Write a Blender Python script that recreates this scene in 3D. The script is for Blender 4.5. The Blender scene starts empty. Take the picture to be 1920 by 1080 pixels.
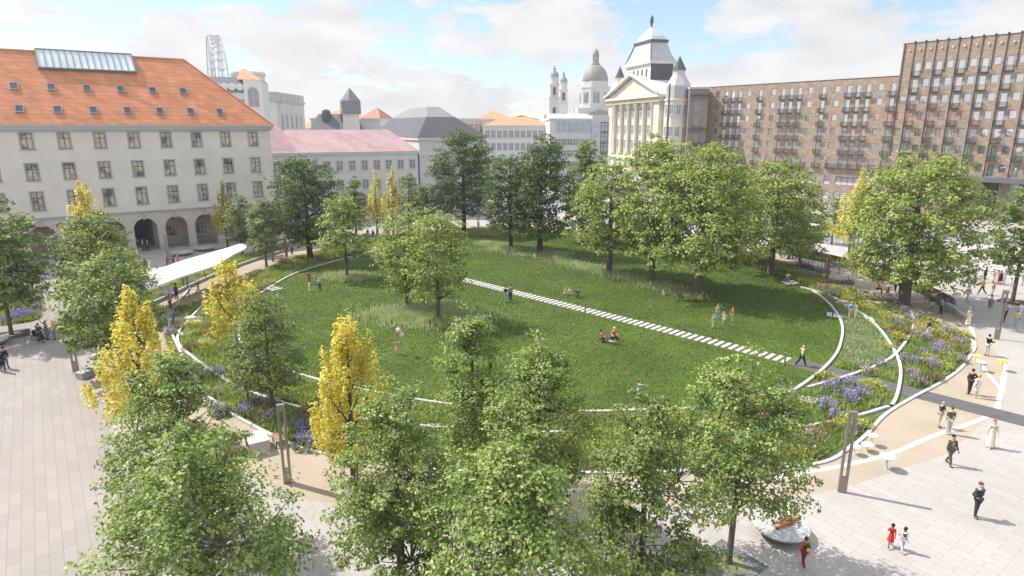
import bpy, math, random
import numpy as np
from mathutils import Vector, Matrix
random.seed(7)
sc = bpy.context.scene
col = sc.collection
R = math.radians
# ------------------------------------------------------------------ camera geometry (pixels of the 1920x1080 photo -> metres)
FP = 1173.0; PITCH = math.atan(300 / FP); CAMH = 18.0
CP, SP = math.cos(PITCH), math.sin(PITCH)
def ray(u, v):
    x = (u - 960) / FP; y = -(v - 540) / FP
    return x, y * SP + CP, y * CP - SP
def g(u, v, z=0.0):
    d = ray(u, v); t = (z - CAMH) / d[2]
    return d[0] * t, d[1] * t
def zat(u, v, Y):
    d = ray(u, v); t = Y / d[1]
    return d[0] * t, CAMH + d[2] * t
# ------------------------------------------------------------------ helpers
def lin(c):
    def f(x):
        x /= 255.0
        return x / 12.92 if x <= .04045 else ((x + .055) / 1.055) ** 2.4
    return tuple(f(x) for x in c)
def tag(o, label=None, cat=None, group=None, kind=None):
    if label: o['label'] = label
    if cat: o['category'] = cat
    if group: o['group'] = group
    if kind: o['kind'] = kind
    return o
def empty(name, loc=(0, 0, 0), rz=0.0, label=None, cat=None, group=None):
    o = bpy.data.objects.new(name, None); o.empty_display_size = .3
    o.location = loc; o.rotation_euler = (0, 0, rz); col.objects.link(o)
    return tag(o, label, cat, group)
class MB:
    """collects polygons, builds ONE mesh object"""
    def __init__(s): s.v = []; s.f = []
    def poly(s, pts):
        n = len(s.v); s.v += [tuple(p) for p in pts]; s.f.append(tuple(range(n, n + len(pts)))); return s
    def box(s, x0, x1, y0, y1, z0, z1):
        n = len(s.v)
        s.v += [(x0,y0,z0),(x1,y0,z0),(x1,y1,z0),(x0,y1,z0),(x0,y0,z1),(x1,y0,z1),(x1,y1,z1),(x0,y1,z1)]
        s.f += [tuple(n + i for i in q) for q in ((0,3,2,1),(4,5,6,7),(0,1,5,4),(1,2,6,5),(2,3,7,6),(3,0,4,7))]
        return s
    def prism(s, pts, z0, z1, bottom=True):
        n = len(s.v); k = len(pts)
        s.v += [(p[0], p[1], z0) for p in pts] + [(p[0], p[1], z1) for p in pts]
        s.f.append(tuple(range(n + k, n + 2 * k)))
        if bottom: s.f.append(tuple(range(n + k - 1, n - 1, -1)))
        for i in range(k):
            j = (i + 1) % k; s.f.append((n + i, n + j, n + k + j, n + k + i))
        return s
    def hull8(s, lo, hi):
        """lo, hi: lists of the same number of 3D points -> closed frustum"""
        n = len(s.v); k = len(lo); s.v += [tuple(p) for p in lo] + [tuple(p) for p in hi]
        s.f.append(tuple(range(n + k, n + 2 * k))); s.f.append(tuple(range(n + k - 1, n - 1, -1)))
        for i in range(k):
            j = (i + 1) % k; s.f.append((n + i, n + j, n + k + j, n + k + i))
        return s
    def lathe(s, prof, n=16, c=(0, 0), a0=0.0, a1=2 * math.pi, caps=True):
        b = len(s.v); full = abs(a1 - a0 - 2 * math.pi) < 1e-6; m = n if full else n + 1
        for r, z in prof:
            for i in range(m):
                a = a0 + (a1 - a0) * i / n
                s.v.append((c[0] + r * math.cos(a), c[1] + r * math.sin(a), z))
        for k in range(len(prof) - 1):
            for i in range(n):
                j = (i + 1) % m
                s.f.append((b + k*m + i, b + k*m + j, b + (k+1)*m + j, b + (k+1)*m + i))
        if caps and full:
            s.f.append(tuple(b + i for i in range(m - 1, -1, -1)))
            s.f.append(tuple(b + (len(prof) - 1) * m + i for i in range(m)))
        return s
    def tube(s, pts, rad, n=6):
        pts = [Vector(p) for p in pts]; b = len(s.v)
        if not hasattr(rad, '__len__'): rad = [rad] * len(pts)
        up = None
        for i, p in enumerate(pts):
            d = (pts[min(i + 1, len(pts) - 1)] - pts[max(i - 1, 0)])
            d = d.normalized() if d.length > 1e-9 else Vector((0, 0, 1))
            if up is None: up = Vector((1, 0, 0)) if abs(d.z) > .7 else Vector((0, 0, 1))
            x = d.cross(up).normalized(); y = x.cross(d)
            for k in range(n):
                a = 2 * math.pi * k / n
                s.v.append(tuple(p + (x * math.cos(a) + y * math.sin(a)) * rad[i]))
        for i in range(len(pts) - 1):
            for k in range(n):
                j = (k + 1) % n
                s.f.append((b + i*n + k, b + i*n + j, b + (i+1)*n + j, b + (i+1)*n + k))
        s.f.append(tuple(b + k for k in range(n - 1, -1, -1))); s.f.append(tuple(b + (len(pts) - 1) * n + k for k in range(n)))
        return s
    def ball(s, c, r, nu=10, nv=7):
        prof = []
        b = len(s.v)
        rx, ry, rz = (r, r, r) if not hasattr(r, '__len__') else r
        for i in range(1, nv):
            t = math.pi * i / nv
            for k in range(nu):
                a = 2 * math.pi * k / nu
                s.v.append((c[0] + rx * math.sin(t) * math.cos(a), c[1] + ry * math.sin(t) * math.sin(a), c[2] - rz * math.cos(t)))
        for i in range(nv - 2):
            for k in range(nu):
                j = (k + 1) % nu
                s.f.append((b + i*nu + k, b + i*nu + j, b + (i+1)*nu + j, b + (i+1)*nu + k))
        n = len(s.v); s.v += [(c[0], c[1], c[2] - rz), (c[0], c[1], c[2] + rz)]
        for k in range(nu):
            j = (k + 1) % nu
            s.f.append((n, b + j, b + k)); s.f.append((n + 1, b + (nv-2)*nu + k, b + (nv-2)*nu + j))
        return s
    def holes(s, x0, x1, z0, z1, rects, depth=.2, y=0.0):
        """wall in the plane y with rectangular openings (x0,x1,z0,z1) and reveals going to y+depth"""
        xs = sorted({x0, x1} | {a for r in rects for a in r[:2] if x0 < a < x1})
        zs = sorted({z0, z1} | {a for r in rects for a in r[2:] if z0 < a < z1})
        # merge cells per row band to keep the face count down
        for k in range(len(zs) - 1):
            za, zb = zs[k], zs[k + 1]; zc = (za + zb) / 2; start = None
            cuts = sorted((r[0], r[1]) for r in rects if r[2] < zc < r[3])
            cur = x0
            for a, b_ in cuts:
                if a > cur + 1e-6: s.poly([(cur,y,za),(a,y,za),(a,y,zb),(cur,y,zb)])
                cur = max(cur, b_)
            if cur < x1 - 1e-6: s.poly([(cur,y,za),(x1,y,za),(x1,y,zb),(cur,y,zb)])
        for a, b_, c, d in rects:
            e = y + depth
            s.poly([(a,y,c),(a,e,c),(a,e,d),(a,y,d)]); s.poly([(b_,y,c),(b_,y,d),(b_,e,d),(b_,e,c)])
            s.poly([(a,y,d),(a,e,d),(b_,e,d),(b_,y,d)]); s.poly([(a,y,c),(b_,y,c),(b_,e,c),(a,e,c)])
        return s
    def mesh(s, name, mat=None, smooth=False):
        me = bpy.data.meshes.new(name); me.from_pydata(s.v, [], s.f); me.update()
        if mat: me.materials.append(mat)
        if smooth: me.polygons.foreach_set('use_smooth', [True] * len(me.polygons))
        return me
    def build(s, name, mat, parent=None, smooth=False, loc=None):
        return link(name, s.mesh(name, mat, smooth), parent, loc)
def link(name, me, parent=None, loc=None):
    o = bpy.data.objects.new(name, me); col.objects.link(o)
    if parent: o.parent = parent
    if loc: o.location = loc
    return o
def copy_tree(o, parent=None):
    c = o.copy(); col.objects.link(c)
    if parent: c.parent = parent
    for ch in [k for k in KIDS.get(o.name, [])]: copy_tree(ch, c)
    return c
KIDS = {}
def remember(root):
    """note the children of a prototype (before it is copied)"""
    def walk(o):
        KIDS[o.name] = list(o.children)
        for c in o.children: walk(c)
    walk(root)
def np_mesh(name, V, F, mat=None, smooth=False):
    """V (n,3), F (m,k) with the same k everywhere"""
    me = bpy.data.meshes.new(name); n, (m, k) = len(V), F.shape
    me.vertices.add(n); me.vertices.foreach_set('co', np.ascontiguousarray(V, np.float32).ravel())
    me.loops.add(m * k); me.loops.foreach_set('vertex_index', np.ascontiguousarray(F, np.int32).ravel())
    me.polygons.add(m); me.polygons.foreach_set('loop_start', np.arange(0, m * k, k, dtype=np.int32))
    if smooth: me.polygons.foreach_set('use_smooth', np.ones(m, bool))
    me.update(calc_edges=True); me.validate()
    if mat: me.materials.append(mat)
    return me
def spline(pts, n=8, closed=False):
    P = [np.array(p, float) for p in pts]; out = []; m = len(P)
    for i in range(m if closed else m - 1):
        if closed: a, b, c, d = P[i - 1], P[i], P[(i + 1) % m], P[(i + 2) % m]
        else: a, b, c, d = P[max(i - 1, 0)], P[i], P[i + 1], P[min(i + 2, m - 1)]
        for k in range(n):
            t = k / n
            out.append(tuple(.5 * ((2*b) + (c-a)*t + (2*a-5*b+4*c-d)*t*t + (3*b-a-3*c+d)*t**3)))
    if not closed: out.append(tuple(P[-1]))
    return out
def strip(pts, w, z0, z1, mb=None):
    """kerb of width w along a plan polyline"""
    mb = mb or MB(); n = len(pts); L = []; Rr = []
    for i in range(n):
        a, b = np.array(pts[max(i-1, 0)]), np.array(pts[min(i+1, n-1)]); d = b - a; d = d / (np.hypot(*d) + 1e-9)
        q = np.array((-d[1], d[0])) * w / 2; p = np.array(pts[i]); L.append(p + q); Rr.append(p - q)
    for i in range(n - 1):
        a, b, c, d = Rr[i], Rr[i+1], L[i+1], L[i]
        mb.poly([(*a, z1), (*b, z1), (*c, z1), (*d, z1)])
        mb.poly([(*a, z0), (*b, z0), (*b, z1), (*a, z1)]); mb.poly([(*c, z0), (*d, z0), (*d, z1), (*c, z1)])
    return mb
def inside(poly, X, Y):
    """points in polygon, vectorised"""
    P = np.array(poly); r = np.zeros(len(X), bool); j = len(P) - 1
    for i in range(len(P)):
        xi, yi, xj, yj = P[i, 0], P[i, 1], P[j, 0], P[j, 1]
        c = ((yi > Y) != (yj > Y)) & (X < (xj - xi) * (Y - yi) / (yj - yi + 1e-12) + xi); r ^= c; j = i
    return r
def near(line, X, Y):
    """smallest distance from the points to a polyline"""
    d = np.full(len(X), 1e9)
    for (ax, ay), (bx, by) in zip(line[:-1], line[1:]):
        ux, uy = bx - ax, by - ay; t = np.clip(((X - ax) * ux + (Y - ay) * uy) / (ux * ux + uy * uy + 1e-12), 0, 1)
        d = np.minimum(d, np.hypot(X - ax - t * ux, Y - ay - t * uy))
    return d
# ------------------------------------------------------------------ materials
def mat(name, rgb, rough=.7, var=None, metal=0.0, spec=.3, emit=None):
    """var = (scale, amount[, detail]) : soft noise variation of the base colour"""
    m = bpy.data.materials.new(name); m.use_nodes = True; nt = m.node_tree; b = nt.nodes['Principled BSDF']
    b.inputs['Roughness'].default_value = rough; b.inputs['Metallic'].default_value = metal
    b.inputs['Specular IOR Level'].default_value = spec
    b.inputs['Base Color'].default_value = (*rgb, 1)
    if var:
        tc = nt.nodes.new('ShaderNodeTexCoord'); nz = nt.nodes.new('ShaderNodeTexNoise')
        nz.inputs['Scale'].default_value = var[0]; nz.inputs['Detail'].default_value = var[2] if len(var) > 2 else 5
        nt.links.new(tc.outputs['Object'], nz.inputs['Vector'])
        mr = nt.nodes.new('ShaderNodeMapRange'); mr.inputs['From Min'].default_value = .3; mr.inputs['From Max'].default_value = .7
        mr.inputs['To Min'].default_value = 1 - var[1]; mr.inputs['To Max'].default_value = 1 + var[1]
        nt.links.new(nz.outputs['Fac'], mr.inputs['Value'])
        mx = nt.nodes.new('ShaderNodeMix'); mx.data_type = 'RGBA'; mx.blend_type = 'MULTIPLY'; mx.inputs[0].default_value = 1
        mx.inputs[6].default_value = (*rgb, 1); nt.links.new(mr.outputs[0], mx.inputs[7]); nt.links.new(mx.outputs[2], b.inputs['Base Color'])
    return m
def brick_mat(name, c1, c2, mortar, bw, bh, ms, rot=0.0, axes='xy', rough=.75, noise=(.05, .12), bias=0.0, off=.5, bump=0.0):
    """courses of bricks / slabs / tiles in metres, on the object's x-y (ground) or x-z (wall) plane"""
    m = bpy.data.materials.new(name); m.use_nodes = True; nt = m.node_tree; N = nt.nodes.new; Lk = nt.links.new
    b = nt.nodes['Principled BSDF']; b.inputs['Roughness'].default_value = rough; b.inputs['Specular IOR Level'].default_value = .25
    tc = N('ShaderNodeTexCoord'); vec = tc.outputs['Object']
    if axes == 'xz':
        sx = N('ShaderNodeSeparateXYZ'); Lk(vec, sx.inputs[0]); cb = N('ShaderNodeCombineXYZ')
        ad = N('ShaderNodeMath'); ad.operation = 'ADD'; Lk(sx.outputs[0], ad.inputs[0]); Lk(sx.outputs[1], ad.inputs[1])
        Lk(ad.outputs[0], cb.inputs[0]); Lk(sx.outputs[2], cb.inputs[1]); vec = cb.outputs[0]
    mp = N('ShaderNodeMapping'); mp.inputs['Rotation'].default_value = (0, 0, rot); Lk(vec, mp.inputs['Vector'])
    bt = N('ShaderNodeTexBrick'); bt.inputs['Scale'].default_value = 1; bt.inputs['Brick Width'].default_value = bw; bt.inputs['Row Height'].default_value = bh
    bt.inputs['Mortar Size'].default_value = ms; bt.inputs['Mortar Smooth'].default_value = .1; bt.inputs['Bias'].default_value = bias; bt.offset = off
    bt.inputs['Color1'].default_value = (*c1, 1); bt.inputs['Color2'].default_value = (*c2, 1); bt.inputs['Mortar'].default_value = (*mortar, 1)
    Lk(mp.outputs[0], bt.inputs['Vector'])
    nz = N('ShaderNodeTexNoise'); nz.inputs['Scale'].default_value = noise[0]; nz.inputs['Detail'].default_value = 8; Lk(mp.outputs[0], nz.inputs['Vector'])
    mr = N('ShaderNodeMapRange'); mr.inputs['From Min'].default_value = .3; mr.inputs['From Max'].default_value = .7
    mr.inputs['To Min'].default_value = 1 - noise[1]; mr.inputs['To Max'].default_value = 1 + noise[1]; Lk(nz.outputs['Fac'], mr.inputs['Value'])
    mx = N('ShaderNodeMix'); mx.data_type = 'RGBA'; mx.blend_type = 'MULTIPLY'; mx.inputs[0].default_value = 1
    Lk(bt.outputs['Color'], mx.inputs[6]); Lk(mr.outputs[0], mx.inputs[7]); Lk(mx.outputs[2], b.inputs['Base Color'])
    return m
def leaf_mat(name, ca, cb, cc, trans=.35, cn=.25):
    """leaf colour picked per leaf, with slow clump variation; partly translucent"""
    m = bpy.data.materials.new(name); m.use_nodes = True; nt = m.node_tree; N = nt.nodes.new; Lk = nt.links.new
    nt.nodes.remove(nt.nodes['Principled BSDF']); out = nt.nodes['Material Output']
    ge = N('ShaderNodeNewGeometry'); tc = N('ShaderNodeTexCoord'); nz = N('ShaderNodeTexNoise'); nz.inputs['Scale'].default_value = .55; nz.inputs['Detail'].default_value = 3
    Lk(tc.outputs['Object'], nz.inputs['Vector'])
    ad = N('ShaderNodeMath'); ad.operation = 'MULTIPLY_ADD'; Lk(nz.outputs['Fac'], ad.inputs[0]); ad.inputs[1].default_value = .9
    sb = N('ShaderNodeMath'); sb.operation = 'MULTIPLY_ADD'; Lk(ge.outputs['Random Per Island'], sb.inputs[0]); sb.inputs[1].default_value = .55; sb.inputs[2].default_value = -.22
    Lk(sb.outputs[0], ad.inputs[2])
    rp = N('ShaderNodeValToRGB'); e = rp.color_ramp.elements
    e[0].position = .15; e[0].color = (*ca, 1); e[1].position = .85; e[1].color = (*cc, 1); k = e.new(.5); k.color = (*cb, 1); Lk(ad.outputs[0], rp.inputs[0])
    df = N('ShaderNodeBsdfPrincipled'); df.inputs['Roughness'].default_value = .55; df.inputs['Specular IOR Level'].default_value = .35; Lk(rp.outputs[0], df.inputs['Base Color'])
    tr = N('ShaderNodeBsdfTranslucent'); hs = N('ShaderNodeHueSaturation'); hs.inputs['Saturation'].default_value = 1.1; hs.inputs['Value'].default_value = 1.25; Lk(rp.outputs[0], hs.inputs['Color']); Lk(hs.outputs[0], tr.inputs['Color'])
    mx = N('ShaderNodeMixShader'); mx.inputs[0].default_value = trans; Lk(df.outputs[0], mx.inputs[1]); Lk(tr.outputs[0], mx.inputs[2]); Lk(mx.outputs[0], out.inputs['Surface'])
    return m
def glass_mat(name, rgb, metal=.75, rough=.04):
    m = mat(name, rgb, rough, metal=metal, spec=.8); return m
# ------------------------------------------------------------------ camera, world, sun, haze
cd = bpy.data.cameras.new('camera'); cam = bpy.data.objects.new('camera', cd); col.objects.link(cam)
cd.sensor_width = 36; cd.sensor_fit = 'HORIZONTAL'; cd.lens = 36 * FP / 1920; cd.clip_end = 3000; cd.clip_start = .5
cam.location = (0, 0, CAMH); cam.rotation_euler = (math.pi / 2 - PITCH, 0, 0); sc.camera = cam
SUN = Vector((-.592, .251, .766)).normalized()
sl = bpy.data.lights.new('sun', 'SUN'); sl.energy = 3.2; sl.angle = R(.6); sl.color = (1, .955, .88)
so = bpy.data.objects.new('sun', sl); col.objects.link(so); so.location = (-60, 30, 90)
so.rotation_euler = SUN.to_track_quat('Z', 'Y').to_euler()
w = bpy.data.worlds.new('World'); sc.world = w; w.use_nodes = True; nt = w.node_tree; N = nt.nodes.new; Lk = nt.links.new
bg = nt.nodes['Background']; sky = N('ShaderNodeTexSky'); sky.sky_type = 'NISHITA'; sky.sun_disc = False
sky.sun_elevation = math.asin(SUN.z); sky.sun_rotation = math.atan2(SUN.x, SUN.y); sky.altitude = 100; sky.dust_density = .4
# cumulus: noise on the view direction, stretched sideways, billowing bases
tc = N('ShaderNodeTexCoord'); mp = N('ShaderNodeMapping'); mp.inputs['Scale'].default_value = (1, 1, 2.6); mp.inputs['Location'].default_value = (.35, .2, .12)
Lk(tc.outputs['Generated'], mp.inputs['Vector'])
n1 = N('ShaderNodeTexNoise'); n1.inputs['Scale'].default_value = 4.3; n1.inputs['Detail'].default_value = 9; n1.inputs['Roughness'].default_value = .62; n1.inputs['Distortion'].default_value = .1; Lk(mp.outputs[0], n1.inputs['Vector'])
cr = N('ShaderNodeValToRGB'); cr.color_ramp.elements[0].position = .47; cr.color_ramp.elements[0].color = (0,0,0,1); cr.color_ramp.elements[1].position = .525; cr.color_ramp.elements[1].color = (1,1,1,1); 
se = N('ShaderNodeSeparateXYZ'); Lk(tc.outputs['Generated'], se.inputs[0])          # more cloud towards the horizon
lo_ = N('ShaderNodeMapRange'); lo_.inputs['From Min'].default_value = .02; lo_.inputs['From Max'].default_value = .2; lo_.inputs['To Min'].default_value = .09; lo_.inputs['To Max'].default_value = -.02; Lk(se.outputs[2], lo_.inputs['Value'])
sm = N('ShaderNodeMath'); sm.operation = 'ADD'; Lk(n1.outputs['Fac'], sm.inputs[0]); Lk(lo_.outputs[0], sm.inputs[1]); Lk(sm.outputs[0], cr.inputs[0])
n2 = N('ShaderNodeTexNoise'); n2.inputs['Scale'].default_value = 11; n2.inputs['Detail'].default_value = 6; Lk(mp.outputs[0], n2.inputs['Vector'])
c2 = N('ShaderNodeValToRGB'); c2.color_ramp.elements[0].position = .3; c2.color_ramp.elements[0].color = (2.95, 3.03, 3.1, 1); c2.color_ramp.elements[1].position = .62; c2.color_ramp.elements[1].color = (3.75, 3.74, 3.72, 1); Lk(n2.outputs['Fac'], c2.inputs[0])
sk = N('ShaderNodeMix'); sk.data_type = 'RGBA'; sk.blend_type = 'MULTIPLY'; sk.inputs[0].default_value = 1; sk.inputs[7].default_value = (.62, .67, .70, 1); Lk(sky.outputs[0], sk.inputs[6])
mx = N('ShaderNodeMix'); mx.data_type = 'RGBA'; Lk(cr.outputs[0], mx.inputs[0]); Lk(sk.outputs[2], mx.inputs[6]); Lk(c2.outputs[0], mx.inputs[7])
sz = N('ShaderNodeSeparateXYZ'); Lk(tc.outputs['Generated'], sz.inputs[0])   # clouds overhead boosted above the low ones, to add fill light
hi = N('ShaderNodeMapRange'); hi.inputs['From Min'].default_value = .22; hi.inputs['From Max'].default_value = .75; hi.inputs['To Min'].default_value = 1; hi.inputs['To Max'].default_value = 2.6; Lk(sz.outputs[2], hi.inputs['Value'])
cb = N('ShaderNodeMix'); cb.data_type = 'RGBA'; cb.blend_type = 'MULTIPLY'; cb.inputs[0].default_value = 1; Lk(c2.outputs[0], cb.inputs[6]); Lk(hi.outputs[0], cb.inputs[7]); Lk(cb.outputs[2], mx.inputs[7])
Lk(mx.outputs[2], bg.inputs['Color']); bg.inputs['Strength'].default_value = .12
sc.view_settings.view_transform = 'Standard'; sc.view_settings.look = 'None'; sc.view_settings.gamma = 1; sc.view_settings.exposure = 1.05
cy = sc.cycles; cy.max_bounces = 6; cy.diffuse_bounces = 3; cy.glossy_bounces = 2; cy.transmission_bounces = 3; cy.transparent_max_bounces = 4; cy.volume_bounces = 0
cy.caustics_reflective = False; cy.caustics_refractive = False; cy.use_denoising = True; cy.sample_clamp_indirect = 4
cy.volume_step_rate = 5
HAZE = .00033
hm = bpy.data.materials.new('haze_air'); hm.use_nodes = True; nt = hm.node_tree; nt.nodes.remove(nt.nodes['Principled BSDF'])
pv = nt.nodes.new('ShaderNodeVolumePrincipled'); pv.inputs['Density'].default_value = HAZE; pv.inputs['Color'].default_value = (.97, .98, 1, 1); pv.inputs['Anisotropy'].default_value = .2
nt.links.new(pv.outputs[0], nt.nodes['Material Output'].inputs['Volume'])
hz = MB().box(-420, 420, -60, 640, -1.5, 125).build('haze', hm); tag(hz, 'thin pale summer haze over the whole park', 'haze', kind='stuff')
# ================================================================== GROUND
GRID = math.atan2(.6, .8)                      # the left building runs along (.8,.6), the right one along (.6,-.8)
c_pave, c_pave2, c_joint = (.37, .342, .314), (.40, .372, .342), (.285, .262, .24)
M_plaza = brick_mat('pale_slab_paving', c_pave, c_pave2, c_joint, 1.25, .47, .013, rot=-(GRID - math.pi / 2), noise=(.09, .09))
M_tan = mat('sandy_bound_gravel', (.37, .305, .23), .9, (.35, .09, 8))
M_white = mat('white_stone_kerb', (.50, .49, .47), .75, (1.6, .16))
M_dark = mat('dark_asphalt', (.105, .103, .102), .85, (1.5, .12))
M_asph = mat('road_asphalt', (.23, .23, .235), .85, (.4, .12))
M_conc = mat('pale_concrete', (.42, .41, .39), .8, (.8, .08))
M_soil = mat('planted_soil', (.085, .115, .04), .95, (.6, .35, 8))
def sheet(name, poly, z, m, kind='structure'):
    o = MB().poly([(x, y, z) for x, y in poly]).build(name, m); o['kind'] = kind; return o
sheet('paved_ground', [(-415, -55), (415, -55), (415, 635), (-415, 635)], 0, M_plaza)
M_plaza_shade = brick_mat('pinkish_slabs_painted_shade', (.285, .250, .225), (.315, .278, .252), (.205, .18, .162), 1.35, .5, .013, rot=-(GRID - math.pi / 2), noise=(.07, .09))  # pinkish slabs, toned darker to stand for the soft shade on this strip
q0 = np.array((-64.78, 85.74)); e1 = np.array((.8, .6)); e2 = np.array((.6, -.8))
sheet('shade_toned_paving', [tuple(q0 + e1 * a + e2 * b) for a, b in ((-30, 14), (1.8, 14), (1.8, 84), (-30, 84))], .002, M_plaza_shade)
# tan ring path
TAN = spline([g(*p) for p in [(1819,608),(1852,640),(1880,680),(1884,725),(1866,770)]] + [g(1855,780), g(1781,846), g(1708,872), g(1598,909), g(1480,935), g(1330,952), g(1091,952), g(850,955), g(624,942), g(557,929), g(487,903)] +
             [(-18, 32.5), (-23.5, 36.5), (-27.5, 39.9), (-30.5, 42.4), (-33.5, 48.5), (-35.6, 55), (-36.6, 62), (-37.4, 65), (-37.0, 75), (-35.6, 85.4), (-32.5, 96), (-27, 106), (-16, 115), (2, 119), (20, 111), (33, 99), (38.6, 90), (42.9, 82.6), (44.9, 72), (45.1, 66.4), (44.4, 60)], 5, True)
sheet('sandy_path', TAN, .004, M_tan)
# planted ring and lawn
LAWN = spline([(34.3, 69), (33.75, 65), (32.5, 60), (30.9, 55.9), (28.9, 52), (26.5, 48.3), (23.4, 44.5), (19.7, 41.2), (12.4, 38.3), (8.4, 37.8), (3.7, 37.6), (-3, 38.4), (-8.25, 40.1), (-14.6, 43.1), (-19.5, 46.6), (-23.6, 51.5), (-26.4, 58), (-28.1, 66), (-28.0, 75.4), (-27, 79.8), (-24.85, 84.8), (-22.3, 90), (-16.5, 99), (-9, 106.5), (2, 107.5), (14, 103), (24, 95), (31, 84.5), (33.8, 76)], 6, True)
BED = spline([(40.4, 56), (40.0, 51.6), (37.2, 47.9), (34.4, 45), (31, 42.3), (27.4, 39.7), (24.1, 37.2), (21.6, 34.6), (19.65, 32.9), (16.5, 31), (10, 30.4), (2, 30.2), (-5.5, 30.7), (-12, 32.7), (-15.2, 34.8), (-18.9, 37.85), (-23.9, 43.6), (-28.2, 48.7), (-32.0, 55.2), (-34.0, 60.4), (-33.2, 66), (-32.6, 72), (-32.2, 80), (-30.5, 88), (-27.5, 95.5), (-21.5, 104), (-11.5, 112.5), (3, 114), (17, 107.5), (28, 98), (34, 91), (37.6, 82), (38.9, 72), (39.6, 63)], 6, True)
sheet('bed_soil', BED, .008, M_soil)
M_lawn = mat('mown_lawn', (.070, .112, .013), .9, (.16, .3, 10))
sheet('lawn', LAWN, .012, M_lawn)
# planting strips outside the path: along the corten wall, along the canopy, by the left plaza
BACK = [g(*p) for p in [(1420,468),(1455,474),(1556,494),(1663,529),(1729,552),(1765,572)]] + [g(*p) for p in [(1782,566),(1728,541),(1632,505),(1540,482),(1440,462)]]
sheet('strip_soil', BACK, .006, M_soil)
CANB = [(-40.5, 55), (-38.6, 60), (-37.9, 65), (-37.6, 75), (-36.2, 85.4), (-33.2, 96), (-28, 107), (-31.5, 108), (-36.5, 97), (-39.5, 86), (-41.0, 75), (-41.5, 65), (-43, 58)]
sheet('strip_soil', CANB, .0065, M_soil)
LEFTB = [g(*p) for p in [(-60,612),(10,610),(52,604),(76,598),(75,560),(60,540),(-60,545)]]
sheet('strip_soil', LEFTB, .0068, M_soil)
FARB = [g(*p) for p in [(878,443),(935,443),(935,430),(885,428)]] ; sheet('strip_soil', FARB, .0045, M_soil)
FARB2 = [g(*p) for p in [(955,441),(1060,444),(1050,432),(955,428)]] ; sheet('strip_soil', FARB2, .0045, M_soil)
# dark straight path across beds and plaza
d = np.array((.7, -.714)); q = np.array((.714, .7)) * .95
a = np.array((22.3, 46.7)); b = a + d * 14.0; c = a + d * 25
MB().poly([(*p, .016) for p in (a - q, b - q, b + q, a + q)]).poly([(*p, .016) for p in (b - q, c - q, c + q, b + q)]).build('dark_path', M_dark)['kind'] = 'structure'
DARKP = [tuple(a), tuple(c)]
# kerbs (white stone bands)
def kerb(label, pts, w=.21, h=.15, n=6, m=None):
    o = strip(spline(pts, n), w, 0, h).build('stone_kerb', m or M_white); return tag(o, label, 'kerb')
KL = []
def K(label, pts, **k): KL.append(spline(pts, 6)); return kerb(label, pts, **k)
K('white stone kerb on the right end of the lawn', [(34.23,68.97),(33.75,65.02),(32.48,59.99),(30.92,55.89),(28.9,52.05),(26.52,48.27),(23.4,44.46),(19.88,40.96)])
K('thin white kerb along the back left edge of the lawn', [(-20.5,92.6),(-22.92,88.59),(-24.85,84.78),(-26.97,79.84),(-27.94,75.42),(-28.19,67.5)], h=.145)
K('white kerb along the lower edge of the lawn', [(19.0,40.7),(12.36,38.2),(8.43,37.8),(3.67,37.6),(-3,38.4),(-8.25,40.11),(-14.6,43.1),(-19.5,46.6),(-23.6,51.5),(-26.3,58)], h=.14)
K('white band through the right flower beds that runs on to the lawn kerb', [(40.1,60.6),(39.96,59.99),(37.58,55.89),(34.68,52.05),(31.59,48.47),(29.12,46.21),(25.32,43.75),(21,41.4)], h=.165)
K('white band that bends from the right stepping stones to the dark path', [(33.6,70.5),(35.05,67.12),(35.0,61.0),(33.92,55.13),(31.52,48.47),(29.52,44.46),(26.72,40.22),(25.31,38.47)], h=.158)
K('white band through the lowest right bed under the tall lamp', [(25.0,38.3),(20.5,36.2),(15,34.8),(9,34.6)], h=.155)
K('white edge band between the sandy path and the right beds', [(40.7,57.5),(40.1,51.63),(37.21,47.89),(34.36,45.0),(31.04,42.3),(27.36,39.68),(24.13,37.17),(21.61,34.64),(19.65,32.91),(16.6,31),(10,30.35),(2,30.15),(-5.5,30.65),(-12,32.65)], h=.09)
K('white kerb that sweeps round the far left end of the beds', [(-37.24,69.99),(-34.48,61.38),(-32.01,55.8),(-28.02,49.7),(-23.93,43.6),(-21.73,40.82),(-18.88,37.85),(-15.17,34.8),(-12.04,32.6)], h=.16)
K('white kerb inside the far left kerb curving towards the yellow tree', [(-32.97,66.64),(-31.9,61),(-31.0,57),(-30.2,54.0),(-28.38,50.5),(-24.63,46.33),(-21.4,43.2),(-18.37,40.7),(-12,37.2),(-4,35.2),(4,34.6)], h=.163)
# flat white bands set in the sandy path
def band(label, pts, w=.3, z=.009):
    p = spline(pts, 6); o = strip(p, w, 0, z).build('white_band', M_white); return tag(o, label, 'paving band')
band('white band between the sandy path and the right plaza paving', [(42.93,55.89),(41.15,52.96),(38.23,49.07),(36.6,47.2)], .32)
band('curved white band round the coloured stools at the plaza edge', [(39.2,47.4),(38.36,45.67),(37.54,44.62),(33.88,40.22),(30.87,37.17),(25.3,34.3),(21.48,32.16),(17.14,30.6),(12,29.3),(6,28.7),(-2,28.4)], .32, .0095)
band('straight white band across the sandy path below the coloured stools', [g(1830,672),g(1852,700),g(1879,733)], .28, .0092)
band('white band in the sandy path beside the big right tree', [(46.5,72),(43.5,76.5),(41.5,81),(39.2,87)], .3, .0088)
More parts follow.
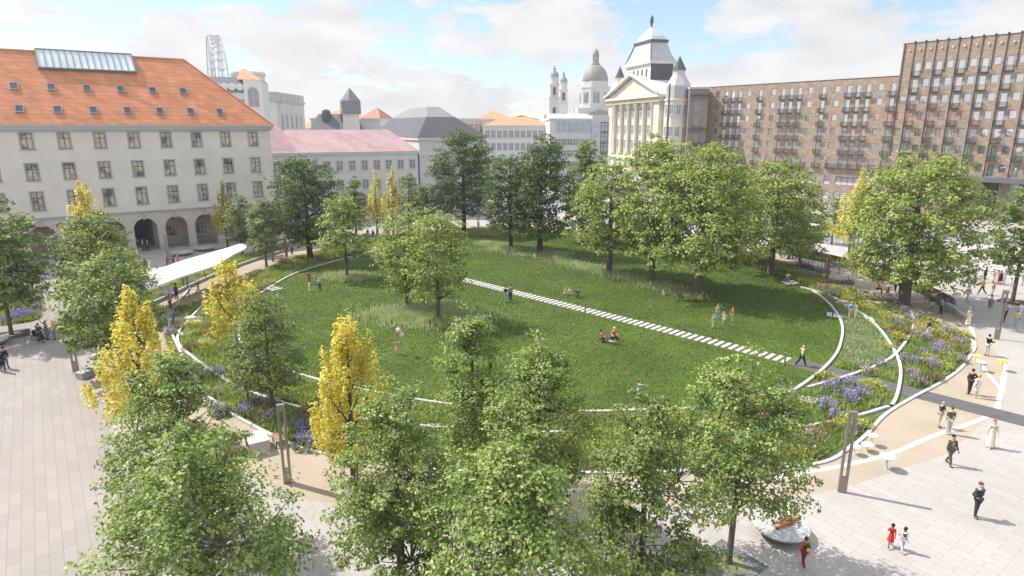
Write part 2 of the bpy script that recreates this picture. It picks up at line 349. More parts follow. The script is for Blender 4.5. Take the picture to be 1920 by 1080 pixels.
# stepping stones
def stones(a, b, n, L, W, label, group, skip=()):
    a, b = np.array(a), np.array(b); d = (b - a) / np.hypot(*(b - a)); q = np.array((-d[1], d[0])); first = None
    for i in range(n):
        if i in skip: continue
        p = a + (b - a) * i / (n - 1); ang = math.atan2(q[1], q[0]) + random.uniform(-.02, .02)
        if first is None:
            o = MB().hull8([(-L/2,-W/2,0),(L/2,-W/2,0),(L/2,W/2,0),(-L/2,W/2,0)], [(-L/2+.02,-W/2+.02,.06),(L/2-.02,-W/2+.02,.06),(L/2-.02,W/2-.02,.06),(-L/2+.02,W/2-.02,.06)]).build('stepping_stone', M_white)
            tag(o, label, 'paving stone', group); first = o
        else: o = first.copy(); col.objects.link(o)
        o.location = (p[0], p[1], .012); o.rotation_euler = (0, 0, ang)
stones((-5.9, 74.4), (21.9, 47.0), 63, 1.42, .37, 'white stepping stone in the long row across the lawn', 'stepping stones across the lawn')
stones((-27.0, 69.6), (-32.2, 73.3), 10, 1.5, .36, 'white stepping stone at the left edge of the lawn under a thin tree', 'stepping stones left of the lawn')
stones(g(392,621), g(342,627), 6, 1.1, .5, 'white stepping stone in the short row between the two left kerbs', 'stepping stones between the left kerbs')
stones(g(1555,590), g(1690,606), 11, 1.5, .5, 'white stepping stone in the row through the right flower bed', 'stepping stones through the right flower bed')
stones(g(1472,531), g(1540,527), 8, 1.7, .4, 'white stepping stone at the far right corner of the lawn', 'stepping stones at the far lawn corner')
stones(g(800,800), g(805,868), 7, 1.6, .42, 'white stepping stone half hidden behind the middle foreground trees', 'stepping stones behind the foreground trees')
stones(g(918,441), g(930,430), 5, 2.2, .7, 'white stone slab at the far edge of the lawn between two purple beds', 'stone slabs at the far lawn edge')
# street in front of the brick building
RO = (77.92, 150.72)                           # local origin of the right building: s along (.6,-.8), y away from the viewer along (.8,.6)
def rl(s, y): return RO[0] + .6 * s + .8 * y, RO[1] - .8 * s + .6 * y
def band_r(name, y0, y1, z, m, s0=-70, s1=120): return sheet(name, [rl(s0, y0), rl(s1, y0), rl(s1, y1), rl(s0, y1)], z, m)
M_grass = mat('tram_grass', (.12, .19, .05), .9, (.3, .3, 8))
M_smooth = mat('light_concrete_paving', (.44, .42, .40), .8, (.25, .08))
band_r('near_pavement', -64, -53.5, .005, M_smooth, -60, 33)
band_r('road', -53.5, -44.2, .005, M_asph, -60, 40)
band_r('grass_verge', -43.5, -39.5, .007, M_grass, -60, 46)
band_r('tram_bed', -39.2, -33, .005, M_conc)
band_r('road', -32.8, -24.5, .005, M_asph)
band_r('grass_verge', -23, -19, .007, M_grass)
band_r('road', -18.5, -13.7, .0055, M_conc)
mb = MB()
for i in range(2): pass
for y in (-48.9, -28.7):
    for k in range(40):
        s = -58 + k * 3.0
        if y < -40 and s > 38: break
        a_, b_, c_, d_ = rl(s, y - .08), rl(s + 1.5, y - .08), rl(s + 1.5, y + .08), rl(s, y + .08); mb.poly([(*p, .010) for p in (a_, b_, c_, d_)])
mb.build('road_marking', M_white)['kind'] = 'structure'
# broad light steps at the far right
st = MB(); M_step = mat('step_stone', (.47, .455, .435), .8, (.5, .06))
for i in range(9):
    y = -56 + i * 1.15; a_, b_, c_, d_ = rl(41.5 - .25 * i, y), rl(75, y), rl(75, y + 1.15 * (9 - i)), rl(41.5 - .25 * i, y + 1.15 * (9 - i))
    st.prism([a_, b_, c_, d_] , .02 if i == 0 else i * .12, (i + 1) * .12, False)
st.build('plaza_steps', M_step)['kind'] = 'structure'

# ================================================================== LEFT BUILDING
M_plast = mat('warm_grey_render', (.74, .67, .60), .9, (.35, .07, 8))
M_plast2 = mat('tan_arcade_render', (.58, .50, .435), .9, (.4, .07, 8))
M_ston = mat('grey_plinth_stone', (.40, .40, .41), .85, (1.0, .1))
M_corn = mat('pale_cornice', (.52, .515, .51), .85, (.5, .05))
M_sur = mat('grey_window_surround', (.40, .40, .395), .85, (1.0, .06))
M_tile = brick_mat('orange_roof_tiles', (.52, .20, .095), (.60, .255, .13), (.43, .175, .09), 1.3, .55, .035, axes='xz', noise=(.6, .16), rough=.8)
M_brown = mat('dark_brown_window_wood', (.055, .03, .025), .5)
M_glassL = mat('glass_painted_reflections', (.5, .46, .4), .12, spec=.6)
nt_ = M_glassL.node_tree; oi = nt_.nodes.new('ShaderNodeObjectInfo'); tcw = nt_.nodes.new('ShaderNodeTexCoord'); vo = nt_.nodes.new('ShaderNodeTexNoise'); vo.inputs['Scale'].default_value = .8
va = nt_.nodes.new('ShaderNodeVectorMath'); va.operation = 'ADD'; nt_.links.new(tcw.outputs['Object'], va.inputs[0]); nt_.links.new(oi.outputs['Location'], va.inputs[1]); nt_.links.new(va.outputs[0], vo.inputs['Vector'])
rw = nt_.nodes.new('ShaderNodeValToRGB'); rw.color_ramp.elements[0].position = .36; rw.color_ramp.elements[0].color = (.16, .14, .12, 1); rw.color_ramp.elements[1].position = .54; rw.color_ramp.elements[1].color = (.62, .54, .42, 1)  # dark and cream patches in the colour imitate varied reflections in the panes
nt_.links.new(vo.outputs['Fac'], rw.inputs[0]); nt_.links.new(rw.outputs[0], nt_.nodes['Principled BSDF'].inputs['Base Color'])
M_alu = mat('grey_aluminium', (.30, .32, .34), .4, metal=.4)
M_glassR = mat('skylight_glass', (.07, .085, .11), .2, spec=.4)
LB = empty('town_hall', (-64.78, 85.74, 0), GRID, 'long grey building with an orange tiled roof and an arcade', 'building')
S0, S1, DEP, EAVE, STR = -46.0, 31.75, 19.4, 18.1, 5.9
WIN = [4.15 * k for k in range(-9, 8)]
rects = []
for x in WIN:
    for zc, h in ((16.28, 2.06), (12.2, 2.17), (8.28, 2.4)): rects.append((x - .62, x + .62, zc - h / 2, zc + h / 2))
wl = MB().holes(S0, S1, STR, EAVE, rects, .26)
wl.poly([(S1,0,0),(S1,DEP,0),(S1,DEP,EAVE),(S1,0,EAVE)]); wl.poly([(S0,0,STR),(S0,DEP,STR),(S0,DEP,EAVE),(S0,0,EAVE)]); wl.poly([(S0,DEP,0),(S1,DEP,0),(S1,DEP,EAVE),(S0,DEP,EAVE)])
wl.box(S0 + .1, S1 - .1, .45, DEP - .1, STR + .1, EAVE - .1).build('wall', M_plast, LB)
co = MB()
for (o_, z0, z1) in ((.18, 17.55, 17.8), (.42, 17.8, 18.2), (.62, 18.2, 18.42)): co.box(S0 - o_, S1 + o_, -o_, DEP + o_, z0, z1)
co.build('cornice', M_corn, LB)
MB().box(S0 - .05, S1 + .12, -.14, .02, 5.82, 6.04).build('string_course', M_sur, LB)
# arcade: arches between the piers
ARC = [4.15 * k - .12 for k in range(-9, 8)]; hw = 1.56; zs = 3.3
ar = MB(); y0, y1 = 0.0, .95
edges = [S0] + [e for c_ in ARC for e in (c_ - hw, c_ + hw)] + [S1]
for i in range(0, len(edges), 2):
    a_, b_ = edges[i], edges[i + 1]
    if b_ - a_ > .02: ar.box(a_, b_, y0, y1, .75, zs)
for c_ in ARC:
    n = 14; pts = [(c_ + hw * math.cos(math.pi - math.pi * k / n), zs + hw * 1.03 * math.sin(math.pi * k / n)) for k in range(n + 1)]
    for k in range(n):
        (xa, za), (xb, zb) = pts[k], pts[k + 1]
        ar.poly([(xa,y0,za),(xb,y0,zb),(xb,y0,STR),(xa,y0,STR)]); ar.poly([(xa,y0,za),(xa,y1,za),(xb,y1,zb),(xb,y0,zb)]); ar.poly([(xa,y1,za),(xa,y1,STR),(xb,y1,STR),(xb,y1,zb)])
for i in range(0, len(edges), 2):
    a_, b_ = edges[i], edges[i + 1]; ar.poly([(a_,y0,zs),(b_,y0,zs),(b_,y0,STR),(a_,y0,STR)]); ar.poly([(a_,y1,zs),(a_,y1,STR),(b_,y1,STR),(b_,y1,zs)])
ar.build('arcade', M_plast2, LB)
pl = MB()
for i in range(0, len(edges), 2):
    if edges[i + 1] - edges[i] > .02: MB().box(edges[i] - .06, edges[i + 1] + .06, -.06, y1 + .06, 0, .78).build('plinth', M_ston, LB)
ks = MB()
for c_ in ARC: MB().hull8([(c_-.16,-.07,4.72),(c_+.16,-.07,4.72),(c_+.16,.3,4.72),(c_-.16,.3,4.72)], [(c_-.28,-.07,5.6),(c_+.28,-.07,5.6),(c_+.28,.3,5.6),(c_-.28,.3,5.6)]).build('keystone', M_sur, LB)
PASS = ARC[12]
br = [(c_ - .75, c_ + .75, 1.3, 2.9) for c_ in ARC if abs(c_ - PASS) > 1] + [(c_ - .6, c_ + .6, 3.9, 4.9) for c_ in ARC if abs(c_ - PASS) > 1]
bw = MB().holes(S0, S1, .9, STR, br + [(PASS - 1.45, PASS + 1.45, .9, 4.6)], .2, 4.6); bw.poly([(S0,y1,5.6),(S1,y1,5.6),(S1,4.6,5.6),(S0,4.6,5.6)])
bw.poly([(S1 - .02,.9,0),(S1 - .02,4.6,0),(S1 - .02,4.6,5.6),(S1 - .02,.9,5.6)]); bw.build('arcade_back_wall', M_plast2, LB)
MB().box(S0, PASS - 1.45, 4.55, 4.62, 0, .9).box(PASS + 1.45, S1, 4.55, 4.62, 0, .9).build('base_course', M_ston, LB)
M_pass = mat('passage_wall', (.20, .20, .21), .8)
pg = MB(); e = 16.0
pg.poly([(PASS-1.45,4.62,0),(PASS-1.45,e,0),(PASS-1.45,e,4.6),(PASS-1.45,4.62,4.6)]).poly([(PASS+1.45,4.62,0),(PASS+1.45,e,0),(PASS+1.45,e,4.6),(PASS+1.45,4.62,4.6)]).poly([(PASS-1.45,4.62,4.6),(PASS+1.45,4.62,4.6),(PASS+1.45,e,4.6),(PASS-1.45,e,4.6)]).poly([(PASS-1.45,e,0),(PASS+1.45,e,0),(PASS+1.45,e,4.6),(PASS-1.45,e,4.6)])
for k in range(5): pg.box(PASS + 1.25, PASS + 1.44, 5.2 + 2 * k, 5.5 + 2 * k, 0, 4.55)
pg.build('passage', M_pass, LB)
gt = MB()
for k in range(7): x = PASS - 1.4 + k * .466; gt.box(x - .03, x + .03, 9.0, 9.06, 0, 4.5)
gt.box(PASS - 1.44, PASS + 1.44, 9.0, 9.06, 2.3, 2.4).build('passage_gate', M_brown, LB)
# windows: frame with pane and surround as sub-parts
def win_proto(w, h, parent, bars_v=(0,), bars_h=(.16,), surround=True, fm=None, gm=None, y=.16, sill=True):
    f = MB(); t = .055
    f.box(-w/2, -w/2 + t, y, y + .06, -h/2, h/2).box(w/2 - t, w/2, y, y + .06, -h/2, h/2).box(-w/2 + t, w/2 - t, y, y + .06, h/2 - t, h/2).box(-w/2 + t, w/2 - t, y, y + .06, -h/2, -h/2 + t)
    for b_ in bars_v: f.box(b_ - .045, b_ + .045, y - .005, y + .055, -h/2 + t, h/2 - t)
    for b_ in bars_h: f.box(-w/2 + t, w/2 - t, y - .008, y + .05, h * b_ - .04, h * b_ + .04)
    o = f.build('window', fm or M_brown, parent)
    MB().box(-w/2 + t, w/2 - t, y + .03, y + .045, -h/2 + t, h/2 - t).build('pane', gm or M_glassL, o)
    if surround:
        s_ = MB(); k = .2
        s_.box(-w/2 - k, -w/2, -.05, .02, -h/2, h/2 + k).box(w/2, w/2 + k, -.05, .02, -h/2, h/2 + k).box(-w/2, w/2, -.05, .02, h/2, h/2 + k)
        s_.box(-w/2 - k - .08, w/2 + k + .08, -.1, .02, -h/2 - .14, -h/2).build('surround', M_sur, o)
    return o
def place(proto, x, y, z, used):
    if not used: used.append(1); proto.location = (x, y, z); return proto
    c = proto.copy(); col.objects.link(c); c.location = (x, y, z)
    for ch in KIDS[proto.name]:
        k = ch.copy(); col.objects.link(k); k.parent = c
    return c
for zc, h in ((16.28, 2.06), (12.2, 2.17), (8.28, 2.4)):
    pr = win_proto(1.24, h, LB); remember(pr); u_ = []
    for x in WIN:
        if x > -9: place(pr, x, random.uniform(-.01, .01), zc, u_)
for (w_, h_, z_) in ((1.5, 1.6, 2.1), (1.2, 1.0, 4.4)):
    pr = win_proto(w_, h_, LB, bars_v=(-.25, .25) if w_ > 1.3 else (0,), bars_h=(.1,), surround=False, y=4.68); remember(pr); u_ = []
    for x in ARC:
        if x > -9 and abs(x - PASS) > 1: place(pr, x, 0, z_, u_)
# hipped roof at 45 degrees
H0 = 18.45; hh = DEP / 2 + .5; o_ = .5
A_, B_, C_, D_ = (S0 - o_, -o_, H0), (S1 + o_, -o_, H0), (S1 + o_, DEP + o_, H0), (S0 - o_, DEP + o_, H0)
RL, RR = (S0 + hh, DEP / 2, H0 + hh), (S1 - hh + .6, DEP / 2, H0 + hh)
rf = MB().poly([A_, B_, RR, RL]).poly([B_, C_, RR]).poly([C_, D_, RL, RR]).poly([D_, A_, RL]).build('roof', M_tile, LB)
MB().tube([RL, RR], .16, 6).tube([RR, B_], .14, 6).build('ridge_tiles', mat('ridge_tile', (.60, .26, .13), .8), rf)
# skylights on the slope
def skylight(s, yl):
    z = H0 + (yl + o_)
    o = empty('skylight', (s, yl, z)); o.parent = rf; return o
sk_f = MB(); w_, l_ = .98, 1.32
pr = None
for yl, xs in ((4.5, [-4.45 + 4.16 * k for k in range(-4, 7)]), (1.45, [-4.3 + 4.16 * k for k in range(-4, 8)])):
    for s in xs:
        if s < -10: continue
        if pr is None:
            f = MB()
            for (a_, b_, c_, d_) in ((-w_/2, w_/2, -l_/2, -l_/2 + .1), (-w_/2, w_/2, l_/2 - .1, l_/2), (-w_/2, -w_/2 + .09, -l_/2 + .1, l_/2 - .1), (w_/2 - .09, w_/2, -l_/2 + .1, l_/2 - .1)): f.box(a_, b_, c_, d_, -.05, .16)
            pr = f.build('skylight', M_alu, rf); MB().box(-w_/2 + .09, w_/2 - .09, -l_/2 + .1, l_/2 - .1, .08, .11).build('pane', M_glassR, pr)
            KIDS[pr.name] = list(pr.children); o = pr
        else:
            o = pr.copy(); col.objects.link(o); k = KIDS[pr.name][0].copy(); col.objects.link(k); k.parent = o
        o.location = (s, yl, H0 + yl + o_ + .02); o.rotation_euler = (R(45), 0, 0)
# big glazed dormer strip below the ridge
GL = empty('roof_glazing', (8.85, 8.4, H0 + 8.9 + .05)); GL.parent = rf; GL.rotation_euler = (R(45), 0, 0)
f = MB(); W2, L2 = 6.05, 2.0
f.box(-W2, W2, -L2, -L2 + .16, 0, .42).box(-W2, W2, L2 - .14, L2, 0, .42).box(-W2, -W2 + .14, -L2 + .16, L2 - .14, 0, .42).box(W2 - .22, W2, -L2 + .16, L2 - .14, 0, .42)
for k in range(1, 14): x = -W2 + .14 + k * (2 * W2 - .36) / 14; f.box(x - .035, x + .035, -L2 + .16, L2 - .14, .05, .4)
GLf = f.build('glazing_frame', mat('pale_glazing_bars', (.20, .235, .25), .4, metal=.2), rf); GLf.location = GL.location; GLf.rotation_euler = GL.rotation_euler
pn = MB().box(-W2 + .1, W2 - .1, -L2 + .1, L2 - .1, .26, .29).build('glazing_pane', mat('bright_roof_glass', (.66, .70, .71), .3, (.25, .12)), rf); pn.location = GL.location; pn.rotation_euler = GL.rotation_euler
bpy.data.objects.remove(GL)
# ================================================================== RIGHT BRICK BUILDING (two blocks)
RB_ANG = math.atan2(-.8, .6)
M_brick = brick_mat('brown_brick', (.255, .17, .12), (.43, .315, .23), (.40, .32, .25), .6, .2, .03, axes='xz', noise=(.8, .16), rough=.85)
M_bronze = mat('dark_window_bronze', (.075, .065, .058), .45, metal=.3)
M_glassB = glass_mat('mirror_window_glass', (.70, .73, .76), .85, .015)
M_grey = mat('anthracite_cladding', (.14, .14, .15), .6, (.4, .08))
M_rail = mat('dark_railing', (.045, .045, .048), .5, metal=.3)
LOWC = [(-35.75,'q'),(-33.09,'f'),(-30.93,'f'),(-28.81,'f'),(-26.2,'q'),(-22.84,'f'),(-19.21,'q'),(-16.56,'f'),(-14.42,'f'),(-12.23,'f'),(-9.6,'q'),(-6.26,'f'),(-3.1,'q'),(-.35,'f'),(1.75,'f'),(3.96,'f'),(6.56,'q'),(9.2,'f')]
def block(label, s0, s1, zt, dep, cells, extra):
    b = empty('brick_building', (*RO, 0), RB_ANG, label, 'building')
    m = MB().holes(s0, s1, 0, zt, [(x-w/2, x+w/2, z0, z1) for x, w, z0, z1, k in cells] + extra, .2)
    m.poly([(s0,0,0),(s0,dep,0),(s0,dep,zt),(s0,0,zt)]); m.poly([(s1,0,0),(s1,dep,0),(s1,dep,zt),(s1,0,zt)]); m.poly([(s0,dep,0),(s1,dep,0),(s1,dep,zt),(s0,dep,zt)])
    m.box(s0 + .3, s1 - .3, .6, dep - .3, .2, zt - .4)
    m.build('wall', M_brick, b)
    MB().box(s0 - .04, s1 + .04, -.05, .35, zt, zt + .16).box(s0, s1, dep - .3, dep, zt, zt + .16).box(s0, s0 + .3, .35, dep - .3, zt, zt + .16).box(s1 - .3, s1, .35, dep - .3, zt, zt + .16).build('coping', M_bronze, b)
    MB().box(s0 + .31, s1 - .31, .36, dep - .31, zt - .35, zt - .3).build('roof', M_grey, b)
    return b
cells = []
for x, k in LOWC:
    for r in range(5):
        zt = 27.6 - 3.22 * r
        cells.append((x, .98 if k == 'f' else 1.12, zt - 2.7 if k == 'f' else zt - 1.5, zt, k))
ROW6 = [-31.1, -28.9, -26.2, -22.8, -19.2, -16.5, -14.4, -12.2, -9.7, -6.05, -3.05, -.3, 1.8, 4.0, 6.6, 9.2]
for x in ROW6: cells.append((x, 1.1, 8.8, 11.1, 'r'))
for x, w_, z0, z1 in ((-3.0, 1.5, 4.85, 6.9), (6.75, 1.4, 5.2, 6.9), (-7.2, 1.4, 4.85, 6.9), (-2.85, 1.5, .35, 3.2), (-8.0, 1.5, .35, 3.2), (-12.5, 1.5, 4.85, 6.9), (-17, 1.5, 4.85, 6.9), (-22, 1.5, 4.85, 6.9), (-13, 1.5, .35, 3.2)): cells.append((x, w_, z0, z1, 'g'))
cells += [(1.85, 5.6, 4.85, 6.85, 'w'), (1.2, 4.2, .1, 3.25, 'd')]
lowb = block('lower brown brick wing with rows of small balconies', -39.4, 9.95, 28.85, 16, cells, [])
def bronze_window(w, h, parent, kind):
    bars = {'f': ((), ()), 'q': ((), ()), 'r': ((), ()), 'g': ((), ()), 'w': ((-1.4, 0, 1.4), ()), 'd': ((-.7, .7), (.3,)), 's': ((), ())}[kind]
    return win_proto(w, h, parent, bars[0], bars[1], False, M_bronze, M_glassB, .1)
protos = {}
def put_windows(b, cells):
    protos.clear()
    for x, w_, z0, z1, k in sorted(cells, key=lambda c: c[4]):
        key = (k, round(w_, 2), round(z1 - z0, 2))
        if key not in protos:
            p = bronze_window(w_, z1 - z0, b, k); remember(p); protos[key] = (p, [])
        p, u_ = protos[key]; o = place(p, x, 0, (z0 + z1) / 2, u_)
put_windows(lowb, cells)
def balcony(x, z, b, w=1.5, store={}):
    if (b.name, w) not in store:
        f = MB().box(-w/2, w/2, -.62, -.002, -.16, -.06)
        o = f.build('balcony', M_rail, b); r_ = MB()
        r_.box(-w/2, w/2, -.62, -.58, .9, .95).box(-w/2, -w/2 + .04, -.58, -.005, .9, .95).box(w/2 - .04, w/2, -.58, -.005, .9, .95)
        n = int(w / .11)
        for i in range(n + 1): xx = -w/2 + (w - .02) * i / n; r_.box(xx, xx + .02, -.615, -.595, -.06, .9)
        for i in range(1, 6): yy = -.62 + i * .1; r_.box(-w/2, -w/2 + .02, yy, yy + .02, -.06, .9).box(w/2 - .02, w/2, yy, yy + .02, -.06, .9)
        r_.build('railing', M_rail, o); store[(b.name, w)] = o; KIDS[o.name] = list(o.children); o.location = (x, 0, z); return
    p = store[(b.name, w)]; c = p.copy(); col.objects.link(c); c.location = (x, 0, z)
    k = KIDS[p.name][0].copy(); col.objects.link(k); k.parent = c
for x, w_, z0, z1, k in cells:
    if k == 'f': balcony(x, z0, lowb, 1.62)
for x, w_ in ((-28.7, 6.6), (-22.8, 1.9), (-14.4, 11.3), (-6.05, 2.0), (1.9, 11.2), (9.0, 1.6)): balcony(x, 8.8, lowb, w_)
cells2 = []
for r in range(7):
    for j in range(7):
        x = 13.33 + 4.05 * j; zt = 31.45 - 3.4 * r if r < 6 else 10.95
        cells2.append((x, 1.12, zt - 2.7, zt, 'f' if r < 6 else 'r'))
    for j in range(-1, 6):
        x = 15.34 + 4.04 * j; zt = 31.5 - 3.4 * r if r < 6 else 10.96
        if j < 0 and r < 2: continue
        cells2.append((x, 1.2, zt - 1.56, zt, 'q'))
tow = block('taller brown brick block with dark downpipes at the right edge', 10.0, 42, 35.35, 18, cells2, [(22.5, 41, .0, 7.5)])
put_windows(tow, cells2)
for x, w_, z0, z1, k in cells2:
    if k == 'f': balcony(x, z0, tow, 1.75)
for j in range(14):
    x = 12.32 + 2.03 * j
    MB().box(-.05, .05, -.14, -.03, 29.2 if j % 2 else 8.5, 35.3).hull8([(-.07,-.16,35.3),(.07,-.16,35.3),(.07,-.02,35.3),(-.07,-.02,35.3)], [(-.2,-.25,35.75),(.2,-.25,35.75),(.2,.02,35.75),(-.2,.02,35.75)]).build('downpipe', M_rail, tow, loc=(x, 0, 0))
MB().box(-.06, .06, -.16, -.03, 12, 35.3).build('downpipe', M_rail, tow, loc=(10.35, 0, 0))
for j in range(11):
    o = MB().box(-.16, .16, -.2, -.002, -.2, .2).build('lamp_box', mat('pale_lamp_box', (.6, .58, .54), .6) if j == 0 else bpy.data.materials['pale_lamp_box'], tow, loc=(11.36 + 2.03 * j, 0, 34))
# grey portal
pt = MB().box(21.5, 42, -1.4, .1, 7.5, 8.5)
for x in (22.6, 27.6, 33.8, 39.6): pt.box(x, x + 1.35, -1.35, .0, 0, 7.5)
pt.build('portal', M_grey, tow)
po = MB().box(22.5, 41, 3.4, 3.6, 0, 7.5)
po.build('portal_back_wall', mat('dark_lobby', (.07, .07, .075), .7), tow)
for x in (25.2, 30.6, 36.8): MB().box(x - .9, x + .9, 3.3, 3.39, .1, 6.9).build('portal_glazing', M_glassB, tow)
MB().box(29.3, 31.2, -.3, 2.2, 0, 7.45).build('portal_fin', mat('dark_portal_fin', (.045, .045, .05), .6), tow)
# ================================================================== TREES
LEAFM = {
 'light': leaf_mat('light_green_leaves', (.185,.25,.045), (.30,.365,.085), (.45,.51,.16), .26),
 'dark':  leaf_mat('dark_green_leaves', (.042,.085,.013), (.095,.16,.026), (.19,.26,.055), .28),
 'mid':   leaf_mat('fresh_green_leaves', (.12,.18,.042), (.20,.265,.07), (.32,.37,.12), .3),
 'near':  leaf_mat('maple_leaves', (.095,.165,.030), (.23,.32,.078), (.49,.53,.20), .3),
 'soft':  leaf_mat('grey_green_leaves', (.15,.21,.07), (.225,.285,.11), (.31,.35,.155), .4),
 'yellow':leaf_mat('golden_leaves', (.43,.39,.06), (.69,.59,.10), (.84,.76,.24), .4),
 'gold2': leaf_mat('greenish_golden_leaves', (.26,.29,.04), (.50,.44,.04), (.66,.53,.05), .45)}
M_bark = mat('grey_brown_bark', (.125,.105,.085), .9, (3, .3, 8))
M_bark2 = mat('dark_bark', (.055,.045,.038), .9, (3, .3, 8))
def frame_of(Nn, rng):
    """two tangent directions for each leaf normal"""
    a = np.cross(Nn, rng.normal(size=Nn.shape)); a /= np.linalg.norm(a, axis=1)[:, None] + 1e-9
    return a, np.cross(Nn, a)
def leaves_mesh(name, P, Nn, size, rng, m, fold=.22, aspect=.72, down=0.0):
    """one folded kite (two triangles) per leaf"""
    n = len(P); a, b = frame_of(Nn, rng)
    s = size * rng.uniform(.65, 1.3, n)[:, None]; w = s * aspect * .5
    p0 = P - a * s * .5; p2 = P + a * s * .5 - np.array((0, 0, 1)) * s * .12
    mid = P - a * s * .08 + Nn * s * fold
    V = np.stack([p0, mid + b * w, p2, mid - b * w], 1).reshape(-1, 3)
    i = np.arange(n) * 4; F = np.stack([np.stack([i, i+2, i+1], 1), np.stack([i, i+3, i+2], 1)], 1).reshape(-1, 3)
    return np_mesh(name, V, F, m)
def tree(x, y, H, rx, z0, kind, label, shape='round', seed=0, trunk=None, dens=1.0, group=None, cat='tree', name='broadleaf_tree', lean=0.0, bark=None, size=None):
    rng = np.random.default_rng(seed * 7 + 11); dist = math.hypot(math.hypot(x, y), 12)
    size = size or float(np.clip(.0046 * dist, .145, .34)); tr = trunk or (.035 + .016 * H)
    hc = H - z0
    def env(t):                                   # crown radius (0..1) at the height fraction t of the crown
        t = np.clip(t, 0, 1)
        if shape == 'cone': return np.where(t < .22, .6 + .4 * t / .22, (1 - ((t - .22) / .78)) ** 1.0 * .94 + .06)
        if shape == 'oval': return np.where(t < .3, .62 + .38 * np.sin(t / .3 * 1.5708), np.clip(1 - ((t - .3) / .72) ** 1.9, 0, 1) ** .8)
        if shape == 'broad': return np.sqrt(np.clip(1 - ((t - .36) / .66) ** 2, 0, 1))
        return np.sqrt(np.clip(1 - ((t - .42) / .6) ** 2, 0, 1))
    lobes = rng.normal(size=(9, 3)); lobes /= np.linalg.norm(lobes, axis=1)[:, None]; la = rng.uniform(-.22, .24, 9)
    wood = MB(); root = Vector((0, 0, 0))
    top = Vector((lean * H + rng.normal() * .1, rng.normal() * .1, H * .93))
    tp = [Vector((0, 0, -.05)), Vector((0, 0, .25)), Vector((top.x * .2 + rng.normal() * .03, top.y * .2, H * .3)), Vector((top.x * .55, top.y * .5, H * .6)), top]
    wood.tube(tp, [tr * 1.45, tr * 1.02, tr * .85, tr * .5, .015], 8)
    def axis(z):
        f = z / H
        for a_, b_ in zip(tp[1:-1], tp[2:]):
            if z <= b_.z: k = max(0, (z - a_.z) / (b_.z - a_.z)); return a_.lerp(b_, k)
        return tp[-1]
    nearby = dist < 40 and shape != 'cone'
    ntip = int(np.clip(14 + (5.2 if nearby else 6.0) * rx * hc, 60, 300)) if shape != 'cone' else int(30 + 3.0 * rx * hc)
    nlimb = 7 if shape != 'cone' else 13
    limbs = []
    for i in range(nlimb):
        f = (i + rng.uniform(.2, .8)) / nlimb
        zl = z0 * .82 + (H * .80 - z0 * .82) * f * (.85 if shape != 'cone' else 1)
        ang = i * 2.4 + rng.normal() * .35; c = axis(zl)
        up = .75 if shape != 'cone' else 1.9
        t = (zl - z0) / hc + .16; rr = rx * float(env(t)) * .66
        if rr < .15: continue
        e = Vector((c.x + math.cos(ang) * rr, c.y + math.sin(ang) * rr, min(zl + rr * up, H * .95)))
        m_ = c.lerp(e, .5) + Vector((0, 0, -.1 * rr)) ; rl_ = tr * (.50 - .28 * f)
        pts = [c, m_, e]; wood.tube(pts, [rl_, rl_ * .66, .018], 5); limbs += [(c.lerp(m_, .6), rl_ * .5), (m_, rl_ * .45), (m_.lerp(e, .5), rl_ * .35), (e, .02)]
    LA = np.array([tuple(l[0]) for l in limbs]) if limbs else np.zeros((1, 3)); 
    # twig ends spread through the crown, more of them near its skin
    T = []
    while len(T) < ntip:
        t = rng.beta(1.25, 1.35) if shape != 'cone' else rng.beta(1.0, 1.5); a = rng.uniform(0, 2 * math.pi); rr = rng.uniform(.05, 1) ** .5
        dirv = np.array((math.cos(a) * .8, math.sin(a) * .8, (t - .5) * 1.4)); dirv /= np.linalg.norm(dirv)
        k = 1 + float(np.sum(la * np.clip(lobes @ dirv, 0, 1) ** 3))
        r_ = rx * float(env(t)) * k * rr; c = axis(z0 + t * hc)
        T.append((c.x + math.cos(a) * r_, c.y + math.sin(a) * r_, z0 + t * hc, rr, a))
    nspr = int(ntip * .28) if shape != 'cone' else 0          # sprigs that stick out of the outline
    for k in range(nspr):
        t = rng.uniform(.02, 1.02); a = rng.uniform(0, 2 * math.pi); r_ = rx * float(env(t)) * rng.uniform(.98, 1.14) + .05; c = axis(z0 + min(t, 1) * hc)
        T.append((c.x + math.cos(a) * r_, c.y + math.sin(a) * r_, z0 + t * hc + rng.uniform(-.1, .3) + (.35 if t > .85 else 0), 1.3, a))
    T = np.array(T)
    for (tx, ty, tz, rr, a) in T[:(len(T) if dist < 48 else len(T) // 3)]:
        dd = np.linalg.norm(LA - np.array((tx, ty, tz)), axis=1) + np.where(LA[:, 2] > tz, 1.2, 0); j = int(np.argmin(dd))
        s = Vector(LA[j]); e = Vector((tx, ty, tz)); m_ = s.lerp(e, .55) + Vector(rng.normal(size=3) * .08); wood.tube([s, m_, e], [min(limbs[j][1], .045), .022, .008], 4)
    N_ = int(dens * (6.0 if nearby else 7.6) * math.pi * rx * hc * .5 / (size * size * .5)); per = max(8, N_ // ntip); ntip = len(T); perv = np.full(ntip, per)
    if nspr: perv[-nspr:] = max(5, int(per * .38))
    cs = ((.13 if nearby else .13) * rx + .24) if shape != 'cone' else .07 * rx + .10
    idx = np.repeat(np.arange(ntip), perv); n = len(idx)
    wt = rng.uniform(.5, 1.3, ntip)
    if nspr: wt[-nspr:] = rng.uniform(.3, .62, nspr)
    w_ = wt[idx][:, None]
